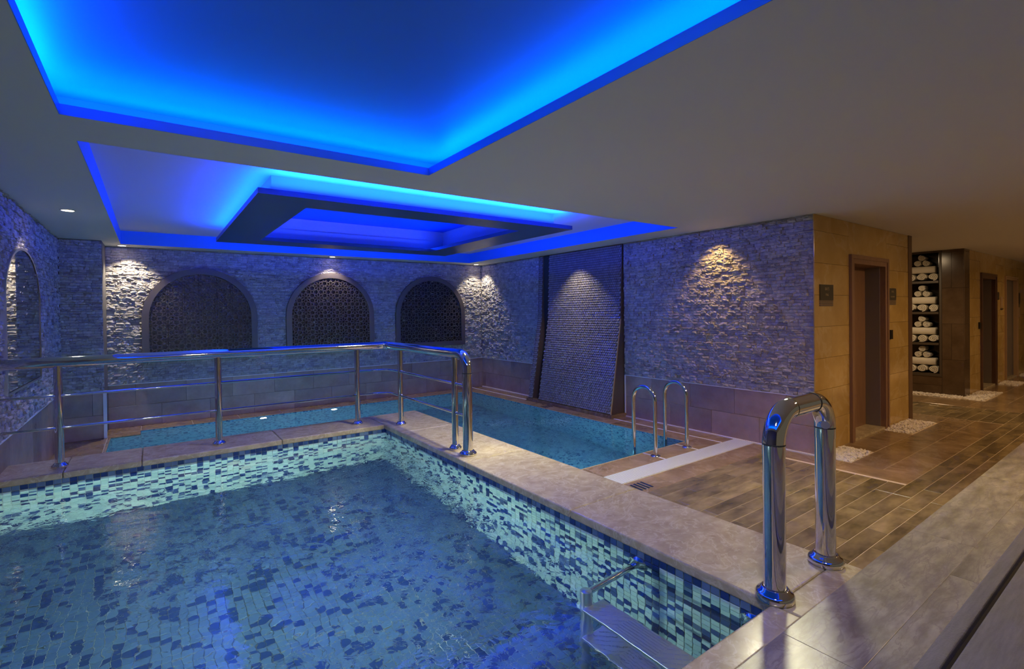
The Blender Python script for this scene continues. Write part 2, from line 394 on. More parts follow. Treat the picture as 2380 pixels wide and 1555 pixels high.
def stone_wall(parent, O, U, V, N, regions, cam_key, hgt=.034, wmin=.04, wmax=.11, dmin=.006, dmax=.040):
    """regions: function(u,v)->bool telling whether the strip's centre is on the wall; regions list of (u0,u1,v0,v1)"""
    O, U, V, N = Vector(O), Vector(U), Vector(V), Vector(N); items = []
    for (u0, u1, v0, v1, cut) in regions:
        v = v0
        while v < v1-.008:
            h = min(hgt*random.choice((.6, 1, 1, 1.1)), v1-v); u = u0
            while u < u1-.002:
                wd = min(random.uniform(wmin, wmax), u1-u)
                if cut is None or not cut(u+wd/2, v+h/2):
                    items.append((u, v, wd, h, random.uniform(dmin, dmax), random.randrange(7)))
                u += wd
            v += h
    def key(t):
        p = O+U*(t[0]+t[2]/2)+V*(t[1]+t[3]/2); return (p-cam_key).length/ sqrt(t[2]*t[3])
    items.sort(key=key)
    g = .0012
    for (u, v, wd, h, d, k) in items[:300]:
        o = bpy.data.objects.new('stone_strip', BLM[k]); C.objects.link(o); o.parent = parent
        p = O+U*(u+g)+V*(v+g); a = U*(wd-2*g); b = V*(h-2*g); c = N*d
        o.matrix_local = Matrix(((a.x, b.x, c.x, p.x), (a.y, b.y, c.y, p.y), (a.z, b.z, c.z, p.z), (0, 0, 0, 1)))
    mb = MB()
    for (u, v, wd, h, d, k) in items[300:]:
        vs, fs = BL[k]
        mb.add([O+U*(u+g+x*(wd-2*g))+V*(v+g+y*(h-2*g))+N*(d*z) for x, y, z in vs], fs, STM[k])
    if mb.f: mb.build('stone_cladding', None, parent, 'stuff')
def tiles(parent, name, O, U, V, N, u0, u1, v0, v1, tw, th, m, d=.012, gap=.003, stagger=.5, cut=None, ragged=0):
    """rectangular tiles laid in rows: each an object, sharing meshes by size"""
    O, U, V, N = Vector(O), Vector(U), Vector(V), Vector(N); cache = {}
    r = 0; v = v0
    while v < v1-.01:
        h = min(th, v1-v); u = u0-(tw*stagger*(r % 2)); 
        while u < u1-.005:
            a = max(u, u0); b = min(u+tw, u1)
            if b-a > .02 and not (cut and cut((a+b)/2, v+h/2)):
                key = (round(b-a, 4), round(h, 4))
                if key not in cache:
                    w_, h_ = b-a-gap, h-gap; e = .0015
                    vs = []
                    for (z, q) in ((0, 0), (d-e, 0), (d, e)):
                        for (x, y) in ((q, q), (w_-q, q), (w_-q, h_-q), (q, h_-q)):
                            vs.append(U*x+V*y+N*z)
                    fs = [(0, 1, 5, 4), (1, 2, 6, 5), (2, 3, 7, 6), (3, 0, 4, 7), (4, 5, 9, 8), (5, 6, 10, 9), (6, 7, 11, 10), (7, 4, 8, 11), (8, 9, 10, 11)]
                    if U.cross(V).dot(N) < 0: fs = [f[::-1] for f in fs]
                    me = bpy.data.meshes.new(name); me.from_pydata([tuple(p) for p in vs], [], fs); me.materials.append(M[m]); cache[key] = me
                o = bpy.data.objects.new(name, cache[key]); C.objects.link(o); o.parent = parent
                o.location = O+U*(a+gap/2)+V*(v+gap/2)
            u += tw
        v += h; r += 1

PLZ = .60
# back wall
wb = bx('wall_back', (-.50, YB, -.02), (XR+.05, YB+.15, ZC+.01), 'stoneback', None, 'structure')
stone_wall(wb, (0, YB, 0), (1, 0, 0), (0, 0, 1), (0, -1, 0), [(-.50, XR-.03, PLZ+.01, ZC, None)], Vector((-.5, YB, 1.5)))
tiles(wb, 'tile', (0, YB, 0), (1, 0, 0), (0, 0, 1), (0, -1, 0), -.50, XR, 0, PLZ, .6, .30, 'plinth')
# right wall
wr = bx('wall_right', (XR, YC+.014, -.02), (XR+.15, YB+.15, ZC+.01), 'stoneback', None, 'structure')
WF0, WF1 = 4.92, 6.88
stone_wall(wr, (XR, 0, 0), (0, 1, 0), (0, 0, 1), (-1, 0, 0), [(YC+.014, WF0, PLZ+.01, ZC, None), (WF1, YB, PLZ+.01, ZC, None)], CAM)
tiles(wr, 'tile', (XR, 0, 0), (0, 1, 0), (0, 0, 1), (-1, 0, 0), YC, WF0, 0, PLZ, .6, .30, 'plinth')
tiles(wr, 'tile', (XR, 0, 0), (0, 1, 0), (0, 0, 1), (-1, 0, 0), WF1, YB, 0, PLZ, .6, .30, 'plinth')
# left wall and pillar in the far left corner
wl = bx('wall_left', (XL-.15, -2.5, -.02), (XL, YB+.15, ZC+.01), 'stoneback', None, 'structure')
MIR = (5.30, 6.76)
def mcut(u, v): return MIR[0]+.02 < u < MIR[1]-.02 and 1.0 < v < 1.55
stone_wall(wl, (XL, 0, 0), (0, 1, 0), (0, 0, 1), (1, 0, 0), [(4.0, YP, PLZ+.03, ZC, mcut)], CAM)
tiles(wl, 'tile', (XL, 0, 0), (0, 1, 0), (0, 0, 1), (1, 0, 0), 4.6, YP, 0, PLZ+.02, .45, .62, 'plinth')
wp = bx('wall_pillar', (XL, YP, -.02), (-.50, YB+.1, ZC+.01), 'stoneback', None, 'structure')
stone_wall(wp, (0, YP, 0), (1, 0, 0), (0, 0, 1), (0, -1, 0), [(XL+.02, -.50, PLZ+.01, ZC, None)], CAM)
tiles(wp, 'tile', (0, YP, 0), (1, 0, 0), (0, 0, 1), (0, -1, 0), XL+.01, -.50, 0, PLZ, .6, .30, 'plinth')
# pale joint lines
def trim(n, a, b): bx('trim_%d' % n, a, b, 'white', None, 'structure')
trim(1, (-.50, YB-.02, PLZ-.002), (XR, YB-.005, PLZ+.008))
trim(2, (XR-.018, YC, PLZ-.002), (XR-.005, WF0, PLZ+.008))
trim(3, (XR-.018, WF1, PLZ-.002), (XR-.005, YB, PLZ+.008))
trim(4, (XL+.005, 4.6, PLZ+.018), (XL+.02, YP, PLZ+.032))
trim(5, (-.515, YP-.022, 0), (-.48, YP-.002, PLZ+.01))
trim(6, (XR-.03, YC, 0), (XR-.010, WF0, .012))
trim(7, (XR-.03, WF1, 0), (XR-.010, YB, .012))
trim(8, (XR-.02, WF0-.012, 0), (XR-.004, WF0+.006, PLZ))

# ------------------------------------------------------------------ floor
fl = MB()
Z0 = -.012
def fb(x0, y0, x1, y1, z0=-.3): fl.box((x0, y0, z0), (x1, y1, -.0035))
fb(XL, PY1, XR, YB+.1); fb(PX1, PY0, XR, PY1); fb(CO_X-.1, 2.75, XR, PY0); fb(XL, CO_Y-.1, PX0, PY1)
fb(CO_X-.1, -2.5, 19, 1.49); fb(CO_X-.1, 1.49, XR, 2.75); fb(XR, 1.49, 19, 2.7); fb(8.3, 2.6, 11.3, 5.0)
floor = fl.build('floor', 'grout_l', None, 'structure')
X_, Y_, Z_ = (1, 0, 0), (0, 1, 0), (0, 0, 1)
FO = (0, 0, Z0)
def ft(name, x0, x1, y0, y1, tw, th, m, stagger=.5, cut=None, gap=.0045, par=None):
    tiles(par or floor, name, FO, X_, Y_, Z_, x0, x1, y0, y1, tw, th, m, .012, gap, stagger, cut)
# ledges round the swimming pool
ft('tile', CO_X, 3.40, PY0-.29, PY0, .9, .29, 'marble', 0)
ft('tile', 3.40, 4.27, PY0-.29, PY0, .87, .29, 'marble', 0)
ft('tile', 4.29, 4.84, PY0-.29, PY0, .57, .29, 'marble', 0)
ft('tile', 4.86, XR, PY0-.29, PY0, .75, .29, 'marble', 0)
ft('tile', PX1, 5.31, PY0, PY1, .27, .6, 'marble', 0)
ft('tile', 5.33, XR, PY0, YB, .27, .6, 'marble', 0)
ft('tile', -.14, 5.31, PY1, YB, .6, .38, 'marble', 0)
ft('tile', -.50, -.14, 8.17, YB, .36, .63, 'marble', 0)
ft('tile', XL, -.45, CO_Y, YP, .45, .6, 'marble', 0)
ft('tile', CO_X, XR, 2.74, 3.0, .62, .26, 'marble', 0)
ft('tile', 5.29, XR, 1.49, 2.74, .31, .62, 'marble', 0, cut=lambda u, v: False)
bx('trim_9', (5.31, PY0-.29, Z0), (5.33, YB, .003), 'white', None, 'structure')
bx('trim_10', (4.272, PY0-.29, Z0), (4.288, PY0, .003), 'white', None, 'structure')
bx('trim_11', (4.842, PY0-.29, Z0), (4.858, PY0, .003), 'white', None, 'structure')
# wood-look planks
ft('floor_plank', CO_X, 5.25, 1.49, 2.74, .61, .125, 'plank', .5)
ft('floor_plank', CO_X, 12.2, .865, 1.49, .61, .125, 'plank', .5)
ft('floor_plank', 8.95, 10.05, 1.49, 3.74, .61, .125, 'plank', .5)
bx('trim_12', (5.252, 1.49, Z0), (5.288, 2.74, .001), 'grout_l', None, 'structure')
# corridor marble
ft('tile', 5.60, 8.93, 1.49, 2.03, .83, .27, 'marble', .5)
for (a, b) in ((6.22, 7.42),): ft('tile', a, b, 2.03, YC, .6, .31, 'marble', 0)
ft('tile', 8.42, 8.93, 2.03, 4.5, .51, .6, 'marble', 0)
ft('tile', 10.07, 10.86, 1.49, 4.5, .79, .6, 'marble', 0)
ft('tile', 10.88, 18.0, 1.49, 2.03, .83, .27, 'marble', .5)
ft('tile', 12.20, 18.0, .865, 1.49, .8, .31, 'marble', .5)
ft('tile', 12.20, 13.55, 2.03, YC, .6, .31, 'marble', 0)
ft('tile', 14.15, 15.45, 2.03, YC, .6, .31, 'marble', 0)

# ------------------------------------------------------------------ corridor walls and doors
D = [(6.44, 7.60), (12.22, 13.38), (14.15, 15.30)]
DH = 2.15
wc = MB()
def wcb(x0, x1, z0=-.02, z1=ZC+.01): wc.box((x0, YC+.012, z0), (x1, YC+.30, z1))
wcb(XR+.15, D[0][0]); wcb(D[0][0], D[0][1], DH); wcb(D[0][1], 8.42)
wc1 = wc.build('wall_corridor', 'grout_d', None, 'structure')
CW = ((0, YC+.012, 0), X_, Z_, (0, -1, 0))
def dcut(u, v):
    return any(a < u < b and v < DH for a, b in D)
def wtiles(par, x0, x1, m='onyx'):
    # rows split at the doors so no tile crosses an opening
    edges = [x0]
    for a, b in D:
        if x0 < a < x1: edges += [a, b]
    edges.append(x1)
    for i in range(len(edges)-1):
        door = i % 2 == 1
        tiles(par, 'tile', *CW, edges[i], edges[i+1], DH if door else 0, ZC, .82, .336 if not door else .4, m, .012, .0025, .5)
wtiles(wc1, XR-.03, 8.40)
bx('trim_13', (8.40, YC-.006, 0), (8.54, YC+.34, ZC), 'darkwood', None, 'structure')
wc = MB(); wcb(11.35, D[1][0]); wcb(D[1][0], D[1][1], DH); wcb(D[1][1], D[2][0]); wcb(D[2][0], D[2][1], DH); wcb(D[2][1], 19)
wc2 = wc.build('wall_far', 'grout_d', None, 'structure')
wtiles(wc2, 11.48, 18.9)
for n, (a, b) in enumerate(D):
    fm, lm = (('wood', 'wood'), ('darkwood', 'darkwood'), ('palewood', 'greyleaf'))[n]
    d = MB(); f = .10 if n < 2 else .07
    d.box((a, YC-.02, 0), (a+f, YC+.20, DH)); d.box((b-f, YC-.02, 0), (b, YC+.20, DH)); d.box((a+f, YC-.02, DH-f), (b-f, YC+.20, DH))
    d.box((a, YC-.03, 0), (a+f*.45, YC-.02, DH)); d.box((b-f*.45, YC-.03, 0), (b, YC-.02, DH)); d.box((a+f*.45, YC-.03, DH-f*.45), (b-f*.45, YC-.02, DH))
    do = d.build('door_%d' % (n+1), fm, None, 'structure')
    rv = MB(); rv.box((b-f-.012, YC+.04, .03), (b-f, YC+.21, DH-f)); rv.build('jamb_panel', 'greyleaf', do)
    bx('door_leaf', (a+f, YC+(.20 if n < 2 else .06), .02), (b-f, YC+(.25 if n < 2 else .10), DH-f), lm, do)
    bx('threshold', (a+f, YC-.01, 0), (b-f, YC+.20, .028), 'coping', do)
    if n == 2:
        h = MB(); h.tube([(a+.16, YC+.06, 1.05), (a+.16, YC+.01, 1.05), (a+.28, YC+.01, 1.05)], .010, None, 10); h.build('door_handle', 'chrome', do)
bx('wall_end', (18.9, -2.5, -.02), (19.05, YC+.3, ZC+.01), 'onyx', None, 'structure')
# alcove
bx('wall_alcove', (8.40, YC+.34, -.02), (8.54, 4.6, ZC+.01), 'onyx', None, 'structure')
bx('wall_alcove_back', (8.40, 4.5, -.02), (11.5, 4.65, ZC+.01), 'onyx', None, 'structure')
# towel wall with a niche
TWX = 11.15; NY_0, NY_1, NZ0, NZ1 = 2.66, 3.42, .345, 2.555
NZ1 = 2.50
tw = MB()
tw.box((TWX, YC, -.02), (TWX+.35, NY_0, ZC+.01)); tw.box((TWX, NY_1, -.02), (TWX+.35, 4.5, ZC+.01))
tw.box((TWX, NY_0, -.02), (TWX+.35, NY_1, NZ0)); tw.box((TWX, NY_0, NZ1), (TWX+.35, NY_1, ZC+.01))
wt = tw.build('wall_towel', 'grout_d', None, 'structure')
tiles(wt, 'tile', (TWX, 0, 0), Y_, Z_, (-1, 0, 0), YC, NY_0-.03, 0, ZC, .32, .62, 'darkmarble', .010)
tiles(wt, 'tile', (TWX, 0, 0), Y_, Z_, (-1, 0, 0), NY_1+.03, 4.5, 0, ZC, .6, .62, 'darkmarble', .010)
tiles(wt, 'tile', (TWX, 0, 0), Y_, Z_, (-1, 0, 0), NY_0-.03, NY_1+.03, 0, NZ0-.03, .82, .16, 'darkmarble', .010)
tiles(wt, 'tile', (0, YC, 0), X_, Z_, (0, -1, 0), TWX-.01, 11.47, 0, ZC, .5, .62, 'darkmarble', .010)
niche = thing('towel_shelf', 'tall dark built-in shelf unit with four bays of rolled white towels', 'shelf', (TWX, (NY_0+NY_1)/2, NZ0))
def nbx(name, a, b, m):
    L = niche.location
    mbx = MB(); mbx.box(rel(a, L), rel(b, L)); return mbx.build(name, m, niche)
nbx('back_panel', (TWX+.32, NY_0, NZ0), (TWX+.345, NY_1, NZ1), 'black')
nbx('side_panel', (TWX-.005, NY_0, NZ0), (TWX+.33, NY_0+.012, NZ1), 'black')
nbx('side_panel', (TWX-.005, NY_1-.012, NZ0), (TWX+.33, NY_1, NZ1), 'black')
fr = MB(); L = niche.location
for a, b in (((TWX-.02, NY_0-.03, NZ0-.03), (TWX, NY_0, NZ1+.01)), ((TWX-.02, NY_1, NZ0-.03), (TWX, NY_1+.03, NZ1+.01)), ((TWX-.02, NY_0, NZ0-.03), (TWX, NY_1, NZ0)), ((TWX-.02, NY_0, NZ1-.01), (TWX, NY_1, NZ1+.01))):
    fr.box(rel(a, L), rel(b, L))
fr.build('frame', 'shelfwood', niche)
SH = [NZ0, .885, 1.43, 1.975, NZ1]
nbx('bottom_board', (TWX-.015, NY_0, NZ0), (TWX+.32, NY_1, NZ0+.02), 'shelfwood')
for z in SH[1:4]: nbx('shelf_board', (TWX-.015, NY_0+.012, z-.02), (TWX+.32, NY_1-.012, z+.02), 'shelfwood')
# towels: spiral rolls
def roll_mesh(R, Lg, seed, axis='x'):
    rnd = random.Random(seed); turns = 2.6; n = 56; th = R/(turns+.55)*.86
    outer = []; inner = []
    a0 = rnd.uniform(0, 2*pi)
    for i in range(n+1):
        t = i/n; ang = a0+t*turns*2*pi; r = th*.55+(R-th*.55)*t; wob = 1+.035*sin(ang*3+seed)
        fl_ = .90
        outer.append((r*wob*cos(ang), r*wob*sin(ang)*fl_)); ri = max(r-th, .001); inner.append((ri*wob*cos(ang), ri*wob*sin(ang)*fl_))
    vs = []; layers = (0, .008, Lg-.008, Lg)
    for li, x in enumerate(layers):
        sh = .0035 if li in (0, 3) else 0
        for (o_, i_) in zip(outer, inner):
            mx, my = (o_[0]+i_[0])/2, (o_[1]+i_[1])/2
            for q in (o_, i_):
                dx, dy = mx-q[0], my-q[1]; d = sqrt(dx*dx+dy*dy)+1e-6; k = min(sh/d, .8)
                vs.append((x, q[0]+dx*k, q[1]+dy*k))
    W = (n+1)*2; fs = []
    for li in range(3):
        for i in range(n):
            a = li*W+i*2; b = a+W
            fs.append((a, a+2, b+2, b)); fs.append((a+3, a+1, b+1, b+3))
        e = li*W+n*2; fs.append((e, e+1, e+1+W, e+W)); s0 = li*W; fs.append((s0+1, s0, s0+W, s0+W+1))
    for i in range(n):
        a = i*2; fs.append((a+1, a+3, a+2, a)); b = 3*W+i*2; fs.append((b, b+2, b+3, b+1))
    if axis == 'y': vs = [(y, x, z) for x, y, z in vs]
    me = bpy.data.meshes.new('rolled_towel'); me.from_pydata(vs, [], fs); me.materials.append(M['towel'])
    me.polygons.foreach_set('use_smooth', [True]*len(fs)); me.update()
    return me
def fold_mesh(w_, d_, h_):
    mb = MB(); n = 14; prof = []
    for i in range(n):
        a = 2*pi*i/n; c, s_ = cos(a), sin(a)
        prof.append((math.copysign(abs(c)**.45, c)*d_/2, math.copysign(abs(s_)**.6, s_)*h_/2+h_/2))
    vs = []; ys = (-.5, -.47, -.2, .15, .47, .5)
    for k, y in enumerate(ys):
        q = .86 if k in (0, 5) else 1.0
        for (x, z) in prof: vs.append((x*q, y*w_, h_/2+(z-h_/2)*q))
    fs = [(k*n+i, k*n+(i+1) % n, (k+1)*n+(i+1) % n, (k+1)*n+i) for k in range(5) for i in range(n)]
    fs += [tuple(range(n))[::-1], tuple(range(5*n, 6*n))]
    mb.add(vs, fs, None, True); me = mb.mesh('folded_towel'); me.materials.clear(); me.materials.append(M['towel']); return me
R1, R2 = .078, .062
big = [roll_mesh(R1, .26, s) for s in (1, 2, 3)]; small = [roll_mesh(R2, .20, s) for s in (5, 6)]; fold = fold_mesh(.40, .20, .125)
bays = ['bottom', 'third', 'second', 'top']
bayname = ['lowest bay', 'second bay from the floor', 'third bay from the floor', 'highest bay']
yc = (NY_0+NY_1)/2-.11
for k in range(4):
    zb = (SH[k]+.02); x0 = TWX+.005
    def tw_(me, y, z, lab, nm='rolled_towel', x=x0, grp='rolled towels on the shelf unit'):
        o = link(nm, me, None, None, (x, y, z)); tag(o, lab, 'towel', grp); return o
    ys = [NY_0+.012+R1+.004, NY_0+.012+3*R1+.008, NY_0+.012+5*R1+.012]
    pos = ['right', 'middle', 'left']
    for i, y in enumerate(ys):
        tw_(big[(i+k) % 3], y, zb+R1*.93, '%s of three thick towel rolls in the %s' % (pos[i], bayname[k]))
    ym = ys[1]
    z2 = zb+R1*1.86-.004
    tw_(fold, ym+.01, z2, 'wide towel lying sideways across three rolls in the %s' % bayname[k], 'folded_towel', TWX+.115, 'sideways towels on the shelf unit')
    z3 = z2+.125-.004
    tw_(small[0], ym-R2, z3+R2*.93, 'right of two small rolls above the sideways towel, %s' % bayname[k], x=TWX+.04)
    tw_(small[1], ym+R2, z3+R2*.93, 'left of two small rolls above the sideways towel, %s' % bayname[k], x=TWX+.04)
    tw_(small[(k+1) % 2], ym+.005, z3+R2*.93+R2*1.60, 'single small towel roll topping the pyramid in the %s' % bayname[k], x=TWX+.05)
# pebble beds
def peb_mesh(seed):
    rnd = random.Random(seed); me = bpy.data.meshes.new('pebble')
    vs = [(0, 0, 1), (0, 0, -1)]; 
    for j in (-.5, .5):
        for i in range(5):
            a = 2*pi*(i+(.5 if j > 0 else 0))/5; vs.append((cos(a)*.86*rnd.uniform(.8, 1.15), sin(a)*.86*rnd.uniform(.8, 1.15), j*rnd.uniform(.8, 1.2)))
    fs = [(0, 7+i, 7+(i+1) % 5) for i in range(5)]+[(1, 2+(i+1) % 5, 2+i) for i in range(5)]
    for i in range(5): fs.append((2+i, 2+(i+1) % 5, 7+i)); fs.append((2+(i+1) % 5, 7+(i+1) % 5, 7+i))
    return vs, fs
PEB = [peb_mesh(i) for i in range(6)]
def pebbles(lab, polys, n, skew=0):
    mb = MB(); rnd = random.Random(n)
    for (x0, x1, y0, y1, cnt) in polys:
        for _ in range(cnt):
            x, y = rnd.uniform(x0, x1), rnd.uniform(y0, y1)
            h = .035*(1-.55*max(abs(2*(x-x0)/(x1-x0)-1), 0)**3)
            z = Z0+rnd.uniform(0.006, h)
            a, b, c = rnd.uniform(.016, .030), rnd.uniform(.010, .018), rnd.uniform(.007, .013)
            mtx = Matrix.Rotation(rnd.uniform(0, 6.3), 3, 'Z') @ Matrix.Rotation(rnd.uniform(-.5, .5), 3, 'X') @ Matrix.Rotation(rnd.uniform(-.5, .5), 3, 'Y')
            vs, fs = PEB[rnd.randrange(6)]
            mb.add([Vector((x, y, z))+mtx @ Vector((v[0]*a, v[1]*b, v[2]*c)) for v in vs], fs)
    o = mb.build('pebble_bed', 'pebble'); tag(o, lab, 'pebbles', 'white pebble beds along the wall', 'stuff')
pebbles('bed of white pebbles at the stone wall corner, left of the nearest door', [(5.62, 6.20, 2.04, 2.32, 750)], 1)
pebbles('bed of white pebbles right of the nearest door, at the end of the golden wall', [(7.44, 8.38, 2.05, 2.32, 1000)], 2)
pebbles('white pebble strip along the foot of the towel shelf wall', [(10.90, 11.13, 2.35, 4.4, 1500)], 3)
pebbles('bed of white pebbles in front of the golden wall right of the towel shelf', [(10.90, 12.18, 2.05, 2.32, 1100)], 6)
pebbles('bed of white pebbles between the dark far door and the grey door', [(13.40, 14.14, 2.05, 2.32, 600)], 4)
pebbles('bed of white pebbles past the grey door at the right edge', [(15.32, 16.4, 2.05, 2.32, 600)], 5)

# signs
def sign(lab, x, z, wd, ht, lines, name='wall_sign', low=True):
    t = thing(name, lab, 'sign', (x, YC, z), 'room signs on the golden wall')
    a = MB(); a.box((0, -.010, 0), (wd, 0, ht)); a.build('plate', 'plate', t)
    if low:
        a = MB()
        for k in range(3): a.box((0, -.008, -.022*(k+1)+.003), (wd, 0, -.022*k-.002))
        a.build('lower_plate', 'plate2', t)
    for tx, cx, cz, sz in lines:
        cu = bpy.data.curves.new('lettering', 'FONT'); cu.body = tx; cu.size = sz; cu.extrude = .0015; cu.align_x = 'CENTER'
        cu.materials.append(M['letter'])
        o = bpy.data.objects.new('lettering', cu); C.objects.link(o)
        dg = bpy.context.evaluated_depsgraph_get(); me = bpy.data.meshes.new_from_object(o.evaluated_get(dg)); bpy.data.objects.remove(o)
        o = link('lettering', me, t); o.location = (cx, -.011, cz); o.rotation_euler = (pi/2, 0, 0)
    return t
sign('dark bronze sign with two text lines beside the stone wall corner', 5.68, 1.625, .32, .165, [('BAYS', .16, .105, .045), ('YNG', .16, .045, .036)])
sign('small dark bronze sign right of the nearest door', 7.66, 1.635, .25, .15, [('BAYL', .12, .095, .036), ('SOYUNMA', .12, .030, .030)])
sign('small dark sign between the dark far door and the grey door', 13.46, 1.66, .18, .15, [], low=False)
sign('dark sign right of the grey far door', 15.42, 1.58, .20, .24, [], low=True)
def small_wall(name, lab, cat, a, b, m, bev=.004):
    o = bx(name, a, b, m, bev=bev); tag(o, lab, cat); return o
small_wall('card_reader', 'small black card reader beside the frame of the nearest door', 'card reader', (7.64, YC-.028, 1.13), (7.73, YC, 1.25), 'black')
small_wall('card_reader', 'small black card reader left of the dark far door', 'card reader', (12.08, YC-.028, 1.13), (12.17, YC, 1.25), 'black')
nt_ = thing('wall_notice', 'pale notice with dark foot hanging left of the grey far door', 'notice', (13.78, YC, 1.46))
a = MB(); a.box((0, -.01, .05), (.17, 0, .26)); a.build('sheet', 'palewood', nt_); a = MB(); a.box((0, -.014, 0), (.17, 0, .03)); a.build('holder', 'plate', nt_)
small_wall('wall_notice', 'pale panel below the last dark sign at the right edge', 'notice', (15.45, YC-.012, 1.28), (15.60, YC, 1.50), 'palewood')

# ------------------------------------------------------------------ waterfall feature
wf = thing('waterfall_wall', 'leaning waterfall panel clad in small scale-like stone tiles on the right wall', 'water feature', (XR, 5.8, 0))
WO = Vector((XR, 5.8, 0))
PROF = [(5.575, 2.52), (5.53, 1.42), (5.30, .055)]      # x at z
def px_at(z):
    for (xa, za), (xb, zb) in zip(PROF, PROF[1:]):
        if z >= zb: return xa+(xb-xa)*(za-z)/(za-zb)
    return PROF[-1][0]
def wf_panel(y0, y1, name, back):
    mb = MB()
    vs = [];
    for (x, z) in PROF+[(XR-.001, .0), (XR-.001, 2.52)]: vs += [(x-WO.x, y0-WO.y, z), (x-WO.x, y1-WO.y, z)]
    fs = [(0, 2, 3, 1), (2, 4, 5, 3), (4, 6, 7, 5), (8, 6, 4, 2, 0), (1, 3, 5, 7, 9)]
    mb.add(vs, fs); return mb.build(name, back, wf)
wf_panel(4.94, 6.58, 'panel', 'wfside'); wf_panel(6.74, 6.86, 'side_panel', 'wfside')
def wf_tiles(y0, y1):
    mb = MB(); tz, ty = .036, .040; z = .06; r = 0
    while z < 2.50:
        y = y0+(ty/2 if r % 2 else 0)
        xa, xb = px_at(z), px_at(z+tz)
        while y+ty*.8 < y1:
            g = .004; d1, d0 = random.uniform(.012, .018), .003
            # scale: bottom edge proud, top edge flush
            mb.add([(xa-d1-WO.x, y+g-WO.y, z+g), (xa-d1-WO.x, y+ty-g-WO.y, z+g), (xb-d0-WO.x, y+ty-g-WO.y, z+tz-g), (xb-d0-WO.x, y+g-WO.y, z+tz-g),
                    (xa-WO.x, y+g-WO.y, z+g), (xa-WO.x, y+ty-g-WO.y, z+g), (xb-WO.x, y+ty-g-WO.y, z+tz-g), (xb-WO.x, y+g-WO.y, z+tz-g)],
                   [(3, 2, 1, 0), (0, 1, 5, 4), (1, 2, 6, 5), (3, 0, 4, 7)])
            y += ty
        z += tz; r += 1
    mb.build('scale_tiles', 'hex', wf, 'stuff')
wf_tiles(4.94, 6.58); wf_tiles(6.74, 6.86)
mb = MB(); mb.box((XR-.02-WO.x, 6.58-WO.y, .0), (XR-.001-WO.x, 6.74-WO.y, 2.52)); mb.build('dark_slot', 'gap', wf)
mb = MB(); mb.box((5.27-WO.x, 4.90-WO.y, 0), (XR-.002-WO.x, 6.88-WO.y, .05)); mb.build('base_kerb', 'marble', wf)
mb = MB()
for (xa, za), (xb, zb) in zip(PROF[1:], PROF[2:]):
    for (ya, yb) in ((4.93, 4.945),):
        mb.add([(xa-.012-WO.x, ya-WO.y, za), (xa+.004-WO.x, ya-WO.y, za), (xb+.004-WO.x, ya-WO.y, zb), (xb-.012-WO.x, ya-WO.y, zb),
                (xa-.012-WO.x, yb-WO.y, za), (xa+.004-WO.x, yb-WO.y, za), (xb+.004-WO.x, yb-WO.y, zb), (xb-.012-WO.x, yb-WO.y, zb)],
               [(0, 1, 2, 3), (7, 6, 5, 4), (0, 3, 7, 4), (1, 5, 6, 2)])
mb.build('edge_strip', 'palewood', wf)

# ------------------------------------------------------------------ arched screens with star lattice
def lattice_segments(x0, x1, z0, z1, s):
    """star pattern on a 4.8.8 tiling; s = pitch. returns 2D segments"""
    segs = []
    a = s/(1+sqrt(2)) # octagon side
    def poly(c, n, side, rot, theta):
        R_ = side/(2*sin(pi/n)); vs = [(c[0]+R_*cos(rot+2*pi*k/n), c[1]+R_*sin(rot+2*pi*k/n)) for k in range(n)]
        mids = [((vs[k][0]+vs[(k+1) % n][0])/2, (vs[k][1]+vs[(k+1) % n][1])/2) for k in range(n)]
        rays = []
        for k in range(n):
            ex, ey = vs[(k+1) % n][0]-vs[k][0], vs[(k+1) % n][1]-vs[k][1]; l = sqrt(ex*ex+ey*ey); ex /= l; ey /= l
            nx, ny = -ey, ex
            rays.append(((ex*cos(theta)+nx*sin(theta), ey*cos(theta)+ny*sin(theta)), (-ex*cos(theta)+nx*sin(theta), -ey*cos(theta)+ny*sin(theta))))
        for k in range(n):
            p, d = mids[k], rays[k][0]; q, e = mids[(k+1) % n], rays[(k+1) % n][1]
            det = d[0]*(-e[1])+e[0]*d[1]
            if abs(det) < 1e-9: continue
            t = ((q[0]-p[0])*(-e[1])+e[0]*(q[1]-p[1]))/det
            ix, iy = p[0]+d[0]*t, p[1]+d[1]*t
            segs.append((p, (ix, iy))); segs.append((q, (ix, iy)))
            if n == 8:
                c2 = (c[0]+(ix-c[0])*.42, c[1]+(iy-c[1])*.42); segs.append(((ix, iy), c2))
        if n == 8:
            rr = None
            pts = []
            for k in range(8):
                an = rot+2*pi*(k+.5)/8+pi/8; pts.append((c[0]+cos(an)*s*.135, c[1]+sin(an)*s*.135))
            for k in range(8): segs.append((pts[k], pts[(k+1) % 8]))
    nx = int((x1-x0)/s)+2; nz = int((z1-z0)/s)+2
    for i in range(-1, nx):
        for j in range(-1, nz):
            c = (x0+(i+.5)*s, z0+(j+.5)*s)
            poly(c, 8, a, pi/8, radians(62)); poly((c[0]+s/2, c[1]+s/2), 4, a, 0, radians(62))
    return segs
def inside(x, z, hw, zs, zt0):
    if z < zt0 or abs(x) > hw: return False
    return z <= zs or x*x+(z-zs)**2 <= hw*hw
